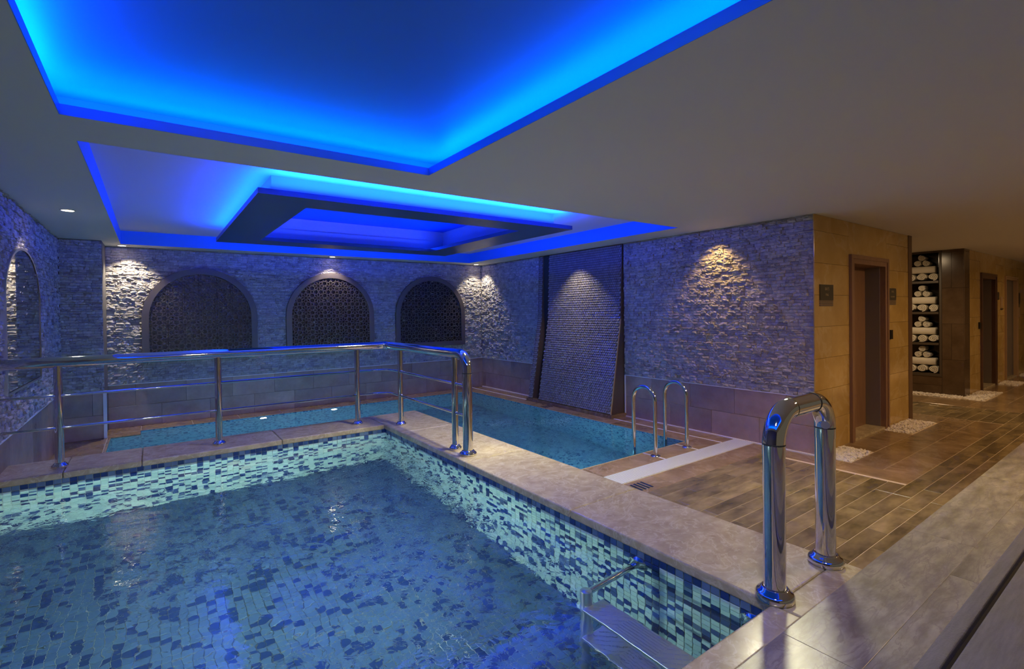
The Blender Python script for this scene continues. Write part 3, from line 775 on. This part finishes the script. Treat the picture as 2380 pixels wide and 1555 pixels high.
def screen(xc, lab, zb=.90, hw=.735, ztop=2.25):
    t = thing('arched_screen', lab, 'wall screen', (xc, YB-.035, zb), 'arched lattice screens on the back wall')
    H_ = ztop-zb; zs = H_-hw; fw = .085
    def outline(r, n=40):
        pts = [(-r, None), ]; out = []
        for k in range(n+1):
            a = pi-pi*k/n; out.append((r*cos(a), zs+r*sin(a)))
        return out
    # frame: outer and inner outline, thick
    o_ = [(-hw, 0)]+outline(hw)+[(hw, 0)]; hi = hw-fw; i_ = [(-hi, fw)]+outline(hi)+[(hi, fw)]
    mb = MB(); n = len(o_); vs = []
    for y in (-.045, 0):
        vs += [(x, y, z) for x, z in o_]; vs += [(x, y, z) for x, z in i_]
    fs = []
    for k in range(n):
        q = (k+1) % n
        fs.append((k, q, n+q, n+k)); fs.append((2*n+q, 2*n+k, k, q)[::-1]); fs.append((n+k, n+q, 3*n+q, 3*n+k)[::-1][::-1])
    mb.add(vs, fs); mb.build('frame', 'screenpaint', t)
    mb = MB(); vs = [(x, .004, z) for x, z in o_]; mb.add(vs, [tuple(range(n))]); 
    mb.add([(x, .012, z) for x, z in o_], [tuple(range(n))[::-1]]); mb.build('backing', 'screenback', t)
    mb = MB(); wd = .0075
    for (p, q) in lattice_segments(-hw, hw, 0, H_, .205):
        pa, qa = inside(p[0], p[1], hi+.01, zs, fw-.01), inside(q[0], q[1], hi+.01, zs, fw-.01)
        if not (pa and qa): 
            if not (pa or qa): continue
            # clip by bisection
            a, b = (p, q) if pa else (q, p)
            lo, hi_ = 0., 1.
            for _ in range(8):
                m_ = (lo+hi_)/2; c = (a[0]+(b[0]-a[0])*m_, a[1]+(b[1]-a[1])*m_)
                if inside(c[0], c[1], hi+.01, zs, fw-.01): lo = m_
                else: hi_ = m_
            p = a; q = (a[0]+(b[0]-a[0])*lo, a[1]+(b[1]-a[1])*lo)
        dx, dz = q[0]-p[0], q[1]-p[1]; l = sqrt(dx*dx+dz*dz)
        if l < .002: continue
        dx /= l; dz /= l; ex, ez = dx*.003, dz*.003; nx, nz = -dz*wd, dx*wd
        c = [(p[0]-ex+nx, p[1]-ez+nz), (p[0]-ex-nx, p[1]-ez-nz), (q[0]+ex-nx, q[1]+ez-nz), (q[0]+ex+nx, q[1]+ez+nz)]
        mb.add([(x, -.032, z) for x, z in c]+[(x, -.018, z) for x, z in c], [(0, 1, 2, 3), (0, 4, 5, 1), (1, 5, 6, 2), (2, 6, 7, 3), (3, 7, 4, 0)])
    mb.build('lattice', 'screenpaint', t)
screen(.62, 'dark arched lattice screen at the left end of the back wall, nearest the left wall')
screen(2.515, 'dark arched lattice screen in the middle, under its own downlight')
screen(4.405, 'dark arched lattice screen at the right end of the back wall, nearest the corner')

# arched mirror on the left wall
mr_ = thing('arched_mirror', 'arched mirror on the left stone wall above the chrome railing', 'mirror', (XL, (MIR[0]+MIR[1])/2, .95))
hw = .73; H_ = 1.20; zs = H_-.45
def arc(r, rz, z0):
    return [(-r, z0)]+[(r*cos(pi-pi*k/32), zs+rz*sin(pi-pi*k/32)) for k in range(33)]+[(r, z0)]
o_ = arc(hw, .45, 0); i_ = arc(hw-.02, .43, .02); n = len(o_)
mb = MB(); mb.add([(.034, y, z) for y, z in i_], [tuple(range(n))]); mb.build('glass', 'mirror', mr_)
mb = MB(); vs = [(.040, y, z) for y, z in o_]+[(.040, y, z) for y, z in i_]+[(.0, y, z) for y, z in o_]
fs = []
for k in range(n):
    q = (k+1) % n; fs.append((k, q, n+q, n+k)); fs.append((k, 2*n+k, 2*n+q, q))
mb.add(vs, fs); mb.build('frame', 'brushed', mr_)

# ------------------------------------------------------------------ spa pool (raised)
spa = thing('spa_pool', 'raised square spa pool in front, lined with pale and navy mosaic under travertine coping', 'pool', (0, 0, 0))
SF = -.66; WL = .305
mb = MB()
mb.box((SX0, SY0-.1, SF-.12), (SX1+.1, SY1+.1, SF-.004))
mb.box((SX1+.004, SY0-.1, SF), (SX1+.08, SY1+.1, .355)); mb.box((SX0, SY1+.004, SF), (SX1+.1, SY1+.08, .355))
mb.box((SX0, SY0-.1, SF), (SX1+.1, SY0-.004, .355)); mb.box((SX0, SY0-.1, SF), (SX0+.003, SY1+.1, .355))
mb.build('basin', 'mgrout', spa)
mb = MB(); mb.box((SX1+.08, -.5, -1.3), (CO_X-.02, CO_Y-.02, .345)); mb.box((XL, SY1+.08, -1.3), (SX1+.08, CO_Y-.02, .345)); mb.build('outer_wall', 'plinth', spa)
T = .0445
def pick(row, dark):
    r = random.random()
    if dark:
        return ('mt3' if r < .30 else 'mt5' if r < .75 else 'mt4')
    return 'mt0' if r < .28 else 'mt1' if r < .50 else 'mt2' if r < .66 else 'mt3' if r < .83 else 'mt4' if r < .94 else 'mt5'
MT = {}
def tile_faces(): 
    g = .0016; e = .0014; d = .004
    pts = []
    for z, q in ((0, g), (d-e, g), (d, g+e)):
        for (x, y) in ((q, q), (T-q, q), (T-q, T-q), (q, T-q)): pts.append((x, y, z))
    fs = [(0, 1, 5, 4), (1, 2, 6, 5), (2, 3, 7, 6), (3, 0, 4, 7), (4, 5, 9, 8), (5, 6, 10, 9), (6, 7, 11, 10), (7, 4, 8, 11), (8, 9, 10, 11)]
    return pts, fs
TP, TF = tile_faces()
for n_ in ('mt0', 'mt1', 'mt2', 'mt3', 'mt4', 'mt5', 'mf0', 'mf1', 'mf3'):
    me = bpy.data.meshes.new('mosaic_tile'); me.from_pydata(TP, [], TF); me.materials.append(M[n_]); MT[n_] = me
def mosaic(O, U, V, N, nu, nv, parts, darkrow, name):
    O, U, V, N = Vector(O), Vector(U), Vector(V), Vector(N); its = []
    for j in range(nv):
        for i in range(nu):
            m = pick(j, darkrow and j == nv-1)
            if darkrow and j == nv-1: m = 'mt3' if i % 3 == 0 or random.random() < .12 else random.choice(('mt5', 'mt5', 'mt4'))
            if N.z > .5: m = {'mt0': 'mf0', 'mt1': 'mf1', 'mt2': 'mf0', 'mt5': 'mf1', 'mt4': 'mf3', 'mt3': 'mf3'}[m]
            its.append((i, j, m))
    P0 = CAM
    its.sort(key=lambda t: (O+U*(t[0]*T)+V*(t[1]*T)-P0).length - (50 if (parts and t[1] >= nv-6) else 0))
    for (i, j, m) in its[:parts]:
        p = O+U*(i*T)+V*(j*T)
        o = bpy.data.objects.new('mosaic_tile', MT[m]); C.objects.link(o); o.parent = spa
        o.matrix_local = Matrix(((U.x, V.x, N.x, p.x), (U.y, V.y, N.y, p.y), (U.z, V.z, N.z, p.z), (0, 0, 0, 1)))
    mb = MB(); fl_ = U.cross(V).dot(N) < 0
    for (i, j, m) in its[parts:]:
        p = O+U*(i*T)+V*(j*T)
        vs = [p+U*x+V*y+N*z for x, y, z in TP[4:]]; fs = [tuple(k-4 for k in f) for f in TF[4:]]
        if fl_: fs = [f[::-1] for f in fs]
        mb.add(vs, fs, m)
    mb.build(name, None, spa, 'stuff')
nz = 23; zt = SF+nz*T
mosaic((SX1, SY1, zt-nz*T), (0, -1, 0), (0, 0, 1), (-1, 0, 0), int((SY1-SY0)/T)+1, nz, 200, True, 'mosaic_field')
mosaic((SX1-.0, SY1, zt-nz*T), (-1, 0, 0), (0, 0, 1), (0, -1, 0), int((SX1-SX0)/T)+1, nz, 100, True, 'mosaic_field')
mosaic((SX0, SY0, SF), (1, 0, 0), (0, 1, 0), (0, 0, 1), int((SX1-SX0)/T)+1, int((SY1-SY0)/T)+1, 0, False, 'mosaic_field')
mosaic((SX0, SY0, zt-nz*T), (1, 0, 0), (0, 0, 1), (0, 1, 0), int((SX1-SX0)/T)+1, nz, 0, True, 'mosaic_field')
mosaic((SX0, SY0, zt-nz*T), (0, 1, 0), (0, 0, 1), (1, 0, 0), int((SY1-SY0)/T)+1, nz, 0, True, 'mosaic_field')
# coping slabs with rounded nose
def coping_slab(x0, y0, x1, y1, nose):
    mb = MB(); mb.box((x0+.001, y0+.001, .352), (x1-.001, y1-.001, CZ)); o = mb.build('coping_slab', 'coping', spa)
    bevel(o, .010, 3); return o
ys = [SY0-.0, 2.12, 3.30, 4.50]
for a, b in zip(ys, ys[1:]): coping_slab(SX1-.01, a, CO_X, b, 'x')
coping_slab(SX1-.01, 4.50, CO_X, CO_Y, 'c')
xs = [XL, -.55, -.08, .95, SX1-.01]
for a, b in zip(xs, xs[1:]): coping_slab(a, SY1-.01, b, CO_Y, 'y')
coping_slab(XL, .855, .6, SY0+.012, 'n'); coping_slab(.6, .855, SX1-.01, SY0+.012, 'n'); coping_slab(SX1-.01, .855, CO_X, SY0, 'n')
# water sheet
def water(name, polys, z, m, lab):
    mb = MB()
    for (x0, y0, x1, y1) in polys: mb.add([(x0, y0, z), (x1, y0, z), (x1, y1, z), (x0, y1, z)], [(0, 1, 2, 3)])
    o = mb.build(name, m); tag(o, lab, 'water', None, 'stuff'); return o
water('spa_water', [(SX0, SY0, SX1, SY1)], WL, 'spawater', 'clear rippling water of the raised spa pool in front')
# inlets on the far wall and grate in the floor
for (x, z, r) in ((.56, .13, .055), (.66, -.10, .045)):
    mb = MB(); mb.lathe((x, SY1-.004, z), [(r, 0), (r, .008), (r*.8, .014), (r*.55, .008), (.0005, .008)], None, 24, (0, -1, 0)); mb.build('water_inlet', 'plastic', spa)
for (x, y, d) in ((-.3, .955, (0, 1, 0)), (1.0, .955, (0, 1, 0)), (XL, 2.2, (1, 0, 0)), (XL, 3.6, (1, 0, 0))):
    mb = MB(); mb.lathe((x, y, .05), [(.09, .0), (.09, .022), (.065, .028)], None, 24, d); mb.build('lamp_ring', 'chrome', spa)  # rings made for the added underwater lights

# ------------------------------------------------------------------ swimming pool
pool = thing('swimming_pool', 'blue tiled swimming pool level with the floor, behind the raised spa', 'pool', (0, 0, 0))
PF = -1.15
mb = MB()
mb.add([(PX0, CO_Y-.02, PF), (PX1, CO_Y-.02, PF), (PX1, PY1+.3, PF), (PX0, PY1+.3, PF)], [(0, 1, 2, 3)])
mb.add([(CO_X-.02, PY0, PF), (PX1, PY0, PF), (PX1, CO_Y-.02, PF), (CO_X-.02, CO_Y-.02, PF)], [(0, 1, 2, 3)])
def wallq(x0, y0, x1, y1):
    l = sqrt((x1-x0)**2+(y1-y0)**2); nx, ny = (y1-y0)/l*.004, -(x1-x0)/l*.004
    mb.add([(x0+nx, y0+ny, PF), (x1+nx, y1+ny, PF), (x1+nx, y1+ny, -.001), (x0+nx, y0+ny, -.001)], [(0, 1, 2, 3)])
def pm(name, c1, c2, c3):
    m = mat(name, c1, .2); nt = m.node_tree; b = nt.nodes['Principled BSDF']
    geo = [n for n in nt.nodes if n.type == 'NEW_GEOMETRY'][0]
    sc = nt.nodes.new('ShaderNodeVectorMath'); sc.operation = 'SCALE'; sc.inputs['Scale'].default_value = 1/.025
    fl0 = nt.nodes.new('ShaderNodeVectorMath'); fl0.operation = 'FLOOR'; wn = nt.nodes.new('ShaderNodeTexWhiteNoise'); wn.noise_dimensions = '3D'
    ad = nt.nodes.new('ShaderNodeVectorMath'); ad.operation = 'ADD'; ad.inputs[1].default_value = (.37, .37, .37)
    nt.links.new(geo.outputs['Position'], sc.inputs[0]); nt.links.new(sc.outputs[0], ad.inputs[0]); nt.links.new(ad.outputs[0], fl0.inputs[0]); nt.links.new(fl0.outputs[0], wn.inputs['Vector'])
    r = nt.nodes.new('ShaderNodeValToRGB'); r.color_ramp.interpolation = 'CONSTANT'
    e = r.color_ramp.elements; e[0].color = (*c1, 1); e[1].position = .5; e[1].color = (*c2, 1); k = e.new(.8); k.color = (*c3, 1)
    nt.links.new(wn.outputs['Value'], r.inputs['Fac']); nt.links.new(r.outputs['Color'], b.inputs['Base Color'])
    return m
M['poolmosaic'] = pm('fine_pool_mosaic', (.22, .36, .40), (.16, .30, .36), (.05, .11, .20))
wallq(PX0, PY1, PX1, PY1); wallq(PX1, PY1, PX1, PY0); wallq(PX1, PY0, CO_X-.02, PY0); wallq(PX0, CO_Y-.02, PX0, PY1); wallq(CO_X-.02, PY0, CO_X-.02, CO_Y-.02); wallq(CO_X-.02, CO_Y-.02, PX0, CO_Y-.02)
mb.build('basin', 'poolmosaic', pool)
mb = MB()
for a, b in (((PX0, PY1-.003), (PX1, PY1+.012)), ((PX1-.003, PY0), (PX1+.012, PY1)), ((CO_X, PY0-.012), (PX1, PY0+.003))):
    mb.box((*a, -.03), (*b, .002))
mb.build('edge_trim', 'coping', pool)
mb = MB(); mb.box((PX0, 8.19, -1.15), (-.14, PY1, -.013)); mb.build('corner_step', 'poolmosaic', pool)
for x in (1.36, 2.42):
    mb = MB(); mb.lathe((x, PY1-.004, -.09), [(.055, 0), (.055, .012), (.042, .016)], None, 20, (0, -1, 0)); mb.build('lamp_ring', 'chrome', pool)
    mb = MB(); mb.lathe((x, PY1-.004, -.09), [(.042, .015), (.0005, .018)], None, 20, (0, -1, 0)); mb.build('lamp_lens', 'lamp', pool)
water('pool_water', [(PX0, CO_Y-.02, CO_X-.02, PY1), (CO_X-.02, PY0, PX1, PY1)], -.012, 'poolwater', 'calm blue water of the swimming pool behind the spa')
# foam streak
mb = MB(); rnd = random.Random(5)
for _ in range(900):
    t = rnd.random(); x = 3.75+1.15*t; y = 5.72-.42*t+.10*sin(t*7)+rnd.gauss(0, .10*(.4+sin(pi*t)))
    r = rnd.uniform(.0012, .0032)
    mb.add([(x+r, y, -.011), (x, y+r, -.011), (x-r, y, -.011), (x, y-r, -.011), (x, y, -.011+r)], [(0, 1, 4), (1, 2, 4), (2, 3, 4), (3, 0, 4)])
o = mb.build('water_foam', 'foam'); tag(o, 'pale streak of foam bubbles on the pool below the waterfall', 'foam', None, 'stuff')
# gutter grate
gg = thing('gutter_grate', 'white plastic overflow grate across the floor at the near end of the pool', 'drain grate', (CO_X, 3.0, 0))
mb = MB(); n = 150; L_ = XR-CO_X-.02
for i in range(n):
    x = i*L_/n; mb.box((x, .006, -.004), (x+L_/n*.62, .232, .005)) 
mb.build('bars', 'grate', gg, 'stuff')
mb = MB()
for y in (.02, .065, .12, .175, .215): mb.box((0, y-.007, -.008), (L_, y+.007, .002))
mb.build('cross_ribs', 'grate', gg)
mb = MB(); mb.box((0, 0, -.011), (L_, .24, -.009)); mb.build('channel', 'slot', gg)
# depth markers (navy inlay bars)
for (x, y, lab) in ((3.46, 2.87, 'navy striped inlay tile in the floor beside the white grate'), (5.18, 6.22, 'navy striped inlay tile at the pool edge below the waterfall')):
    t = thing('floor_marker', lab, 'floor marker', (x, y, 0), 'navy inlay markers in the pool surround')
    for k in range(4):
        mb = MB(); q = .014
        mb.add([(-.09+k*.045, -.075, .0015), (-.065+k*.045, -.075, .0015), (-.05+k*.045, .075, .0015), (-.075+k*.045, .075, .0015),
                (-.09+k*.045, -.075, -.002), (-.065+k*.045, -.075, -.002), (-.05+k*.045, .075, -.002), (-.075+k*.045, .075, -.002)],
               [(0, 1, 2, 3), (0, 4, 5, 1), (1, 5, 6, 2), (2, 6, 7, 3), (3, 7, 4, 0)]); mb.build('bar', 'navy', t)

# ------------------------------------------------------------------ platform in the foreground and timber ledge
pf = thing('stone_platform', 'grey travertine slab platform in the right foreground along the spa', 'platform', (0, 0, 0))
mb = MB(); mb.box((XL, -1.2, -.02), (9.5, .845, .385)); mb.build('body', 'plinth', pf)
x = XL; i = 0
while x < 9.5:
    o = bx('slab', (x+.0004, .619, .375), (min(x+1.35, 9.5)-.0004, .857, CZ+.006), 'platform', pf); bevel(o, .0015)
    x += 1.35
x = XL-.4
while x < 9.5:
    o = bx('slab', (max(x, XL)+.0004, -.6, .375), (min(x+1.35, 9.5)-.0004, .6185, CZ+.006), 'platform', pf); bevel(o, .0015)
    x += 1.35
bn = thing('timber_ledge', 'grey timber ledge of two boards with a dark groove in the bottom right corner', 'bench', (0, 0, .41))
o = bx('board', (XL, .458, .408), (7.5, .508, .45), 'bench'); o.parent = bn; o.location = (0, 0, -.41); bevel(o, .006, 3)
o = bx('board', (XL, .12, .408), (7.5, .441, .45), 'bench'); o.parent = bn; o.location = (0, 0, -.41); bevel(o, .006, 3)
o = bx('groove', (XL, .43, .408), (7.5, .47, .425), 'gap'); o.parent = bn; o.location = (0, 0, -.41)

# ------------------------------------------------------------------ chrome work
def arcpts(c, a, b, n=8):
    """quarter arc from c+a to c+b"""
    return [Vector(c)+Vector(a)*cos(pi/2*k/n)+Vector(b)*sin(pi/2*k/n) for k in range(n+1)]
def flange(par, c, r, m='chrome'):
    mb = MB(); mb.lathe(c, [(r*1.62, 0), (r*1.72, .004), (r*1.72, .016), (r*1.60, .022), (r*1.38, .026), (r*1.28, .034), (r*1.12, .038), (r*1.05, .030)], None, 36); return mb.build('flange', m, par)
def tube(par, name, pts, r, m='chrome', seg=28): mb = MB(); mb.tube(pts, r, None, seg); return mb.build(name, m, par)
def band(par, c, ax, r): mb = MB(); mb.tube([Vector(c)-Vector(ax)*.003, Vector(c)+Vector(ax)*.003], r*1.02, None, 28); return mb.build('joint_ring', 'joint', par)
# L-shaped railing
rail = thing('pool_railing', 'L-shaped chrome railing with two thin mid rails on the spa coping', 'railing', (0, 0, 0))
TR = .0405; zr = 1.205
RYY, RXX = 5.105, 2.045
c = Vector((RXX-.05, RYY-.05, zr))
tube(rail, 'top_rail', [(XL+.005, RYY, zr), (RXX-.06, RYY, zr)], TR)
tube(rail, 'top_rail_elbow', [(RXX-.062, RYY, zr)]+arcpts((RXX-.06, RYY-.06, zr), (0, .06, 0), (.06, 0, 0), 6)+[(RXX, RYY-.062, zr)], TR*1.03)
tube(rail, 'top_rail', [(RXX, RYY-.06, zr), (RXX, 3.56, zr)], TR)
zb = zr-.115
tube(rail, 'bend', [(RXX, 3.575, zr)]+arcpts((RXX, 3.565, zr-.115), (0, 0, .115), (0, -.115, 0), 12), TR*1.04)
tube(rail, 'end_post', [(RXX, 3.45, CZ), (RXX, 3.45, zr-.113)], TR)
flange(rail, (RXX, 3.45, CZ), TR)
band(rail, (RXX, 3.45, zr-.15), (0, 0, 1), TR)
for (x, y) in ((-.585, RYY), (.47, RYY), (1.712, RYY), (RXX+.01, 4.80), (RXX, 3.655)):
    tube(rail, 'post', [(x, y, CZ), (x, y, zr-.02)], .0275)
    flange(rail, (x, y, CZ), .030)
    for z in (.705, .95):
        mb = MB(); s_ = (0, 1, 0) if abs(y-RYY) > .01 else (1, 0, 0)
        mb.lathe((x, y, z), [(.0005, -.034), (.010, -.034), (.014, -.030), (.014, .030), (.010, .034), (.0005, .034)], None, 14, s_); mb.build('rail_collar', 'chrome', rail)
for z in (.705, .95):
    yy = RYY-.012
    tube(rail, 'mid_rail', [(XL+.005, yy, z), (1.86, yy, z)]+arcpts((1.86, yy-.18, z), (0, .18, 0), (.18, 0, 0), 10)+[(2.04, 4.80, z)], .0105, seg=14)
    tube(rail, 'mid_rail', [(2.045, 4.80, z), (2.045, 3.45, z)], .0115, seg=14)
# thick chrome arch by the ladder
ar = thing('grab_arch', 'thick chrome grab arch with dark joint rings on the near end of the coping', 'grab rail', (1.97, .98, CZ))
ax0, ax1, ay = 0.0, .455, 0.0; zt_ = .735; br = .125; r_ = .0405
tube(ar, 'post', [(ax0, ay, 0), (ax0, ay, zt_-br)], r_, seg=40); tube(ar, 'post', [(ax1, ay, 0), (ax1, ay, zt_-br)], r_, seg=40)
tube(ar, 'elbow', arcpts((ax0+br, ay, zt_-br), (-br, 0, 0), (0, 0, br), 14), r_*1.03, seg=40)
tube(ar, 'elbow', arcpts((ax1-br, ay, zt_-br), (br, 0, 0), (0, 0, br), 14), r_*1.03, seg=40)
tube(ar, 'crossbar', [(ax0+br, ay, zt_), (ax1-br, ay, zt_)], r_*.99, seg=40)
for x in (ax0, ax1):
    tube(ar, 'sleeve', [(x, ay, zt_-br-.045), (x, ay, zt_-br)], r_*1.035, seg=40); band(ar, (x, ay, zt_-br), (0, 0, 1), r_*1.02)
for x in (ax0+br, ax1-br): band(ar, (x, ay, zt_), (1, 0, 0), r_*1.02)
for x in (ax0, ax1):
    mb = MB(); r = r_; mb.lathe((x, ay, 0), [(.066, 0), (.071, .005), (.071, .022), (.064, .032), (.055, .036), (.050, .046), (.044, .048), (.0415, .04)], None, 40); mb.build('flange', 'chrome', ar)
tube(ar, 'end_knob', [(ax1-.04, ay-.02, zt_-br+.022), (ax1-.065, ay-.028, zt_-br+.022)], .017, 'brushed')
# spa ladder: two brackets, two stiles, treads
ld = thing('spa_ladder', 'steel ladder with patterned treads hanging under water on the spa wall', 'ladder', (0, 0, 0))
lx = 1.545; ly = (1.015, 1.60)
for y in ly:
    yy = y+.03
    mb = MB(); mb.lathe((SX1-.004, yy, .262), [(.060, 0), (.060, .004), (.040, .014), (.028, .03), (.022, .05)], None, 28, (-1, 0, 0)); mb.build('wall_flange', 'chrome', ld)
    tube(ld, 'bracket', [(SX1-.02, yy, .262), (lx, y, .262)], .019, 'chrome')
    mb = MB(); mb.lathe((lx, y, 0), [(.0005, .290), (.026, .290), (.0275, .287), (.0275, SF+.006)], None, 28); mb.build('stile', 'brushed', ld)
for z in (.165, -.085):
    t0, t1 = ly[0]+.02, ly[1]-.02; xa, xb = lx-.045, lx+.085
    mb = MB(); mb.box((xa, t0, z-.022), (xb, t1, z)); tr = mb.build('tread', 'brushed', ld); bevel(tr, .004)
    mb = MB()
    Lm = (t0+t1)/2
    for k in range(8):
        x = xa+.012+(xb-xa-.024)*k/7; mb.box((x-.0025, Lm-.10, z), (x+.0025, Lm+.10, z+.004))
    def dia(y0, y1):
        s = .030
        nI = int((y1-y0)/s); nJ = int((xb-xa)/s)
        for i in range(nI+1):
            for sg in (1, -1):
                pass
        y = y0
        wd = xb-xa-.016; st = (y1-y0)/4
        for i in range(-3, 5):
            for sg in (1, -1):
                p = (xa+.008, y0+i*st) if sg == 1 else (xb-.008, y0+i*st); q = (xb-.008, y0+i*st+wd) if sg == 1 else (xa+.008, y0+i*st+wd)
                # clip in y
                def cl(p, q, lim, lo):
                    if (p[1] < lim) == lo and (q[1] < lim) == lo: return None
                    if (p[1] < lim) == lo: k = (lim-p[1])/(q[1]-p[1]); p = (p[0]+(q[0]-p[0])*k, lim)
                    elif (q[1] < lim) == lo: k = (lim-p[1])/(q[1]-p[1]); q = (p[0]+(q[0]-p[0])*k, lim)
                    return p, q
                r1 = cl(p, q, y0, True)
                if not r1: continue
                r1 = cl(*r1, y1, False)
                if not r1: continue
                p, q = r1; d = Vector((q[0]-p[0], q[1]-p[1]));
                if d.length < .01: continue
                d.normalize(); nx_, ny_ = -d.y*.002, d.x*.002
                cc = [(p[0]+nx_, p[1]+ny_), (p[0]-nx_, p[1]-ny_), (q[0]-nx_, q[1]-ny_), (q[0]+nx_, q[1]+ny_)]
                mb.add([(a, b, z) for a, b in cc]+[(a, b, z+.004) for a, b in cc], [(4, 5, 6, 7), (0, 1, 5, 4), (1, 2, 6, 5), (2, 3, 7, 6), (3, 0, 4, 7)])
    dia(t0+.02, Lm-.105); dia(Lm+.105, t1-.02)
    mb.build('tread_ribs', 'brushed', ld)
# swimming pool ladder rails
for k, x in enumerate((4.29, 4.84)):
    g = thing('pool_handrail', ('left', 'right')[k]+' of the two slim chrome arch handrails at the near end of the swimming pool', 'handrail', (x, 3.37, 0), 'arched handrails of the pool')
    rr = .145; zt_ = .72
    pts = [(0, 0, 0), (0, 0, zt_-rr)]+[(0, rr-rr*cos(pi*i/16), zt_-rr+rr*sin(pi*i/16)) for i in range(1, 17)]+[(0, 2*rr, -.9)]
    tube(g, 'tube', pts, .0215, seg=20)
    mb = MB(); mb.lathe((0, 0, 0), [(.052, 0), (.052, .006), (.040, .012), (.024, .016), (.022, .010)], None, 28); mb.build('flange', 'chrome', g)
for z in (-.25, -.5, -.75):
    mb = MB(); mb.box((4.29, 3.62, z-.02), (4.84, 3.70, z)); o = mb.build('pool_step', 'brushed'); o.parent = pool;
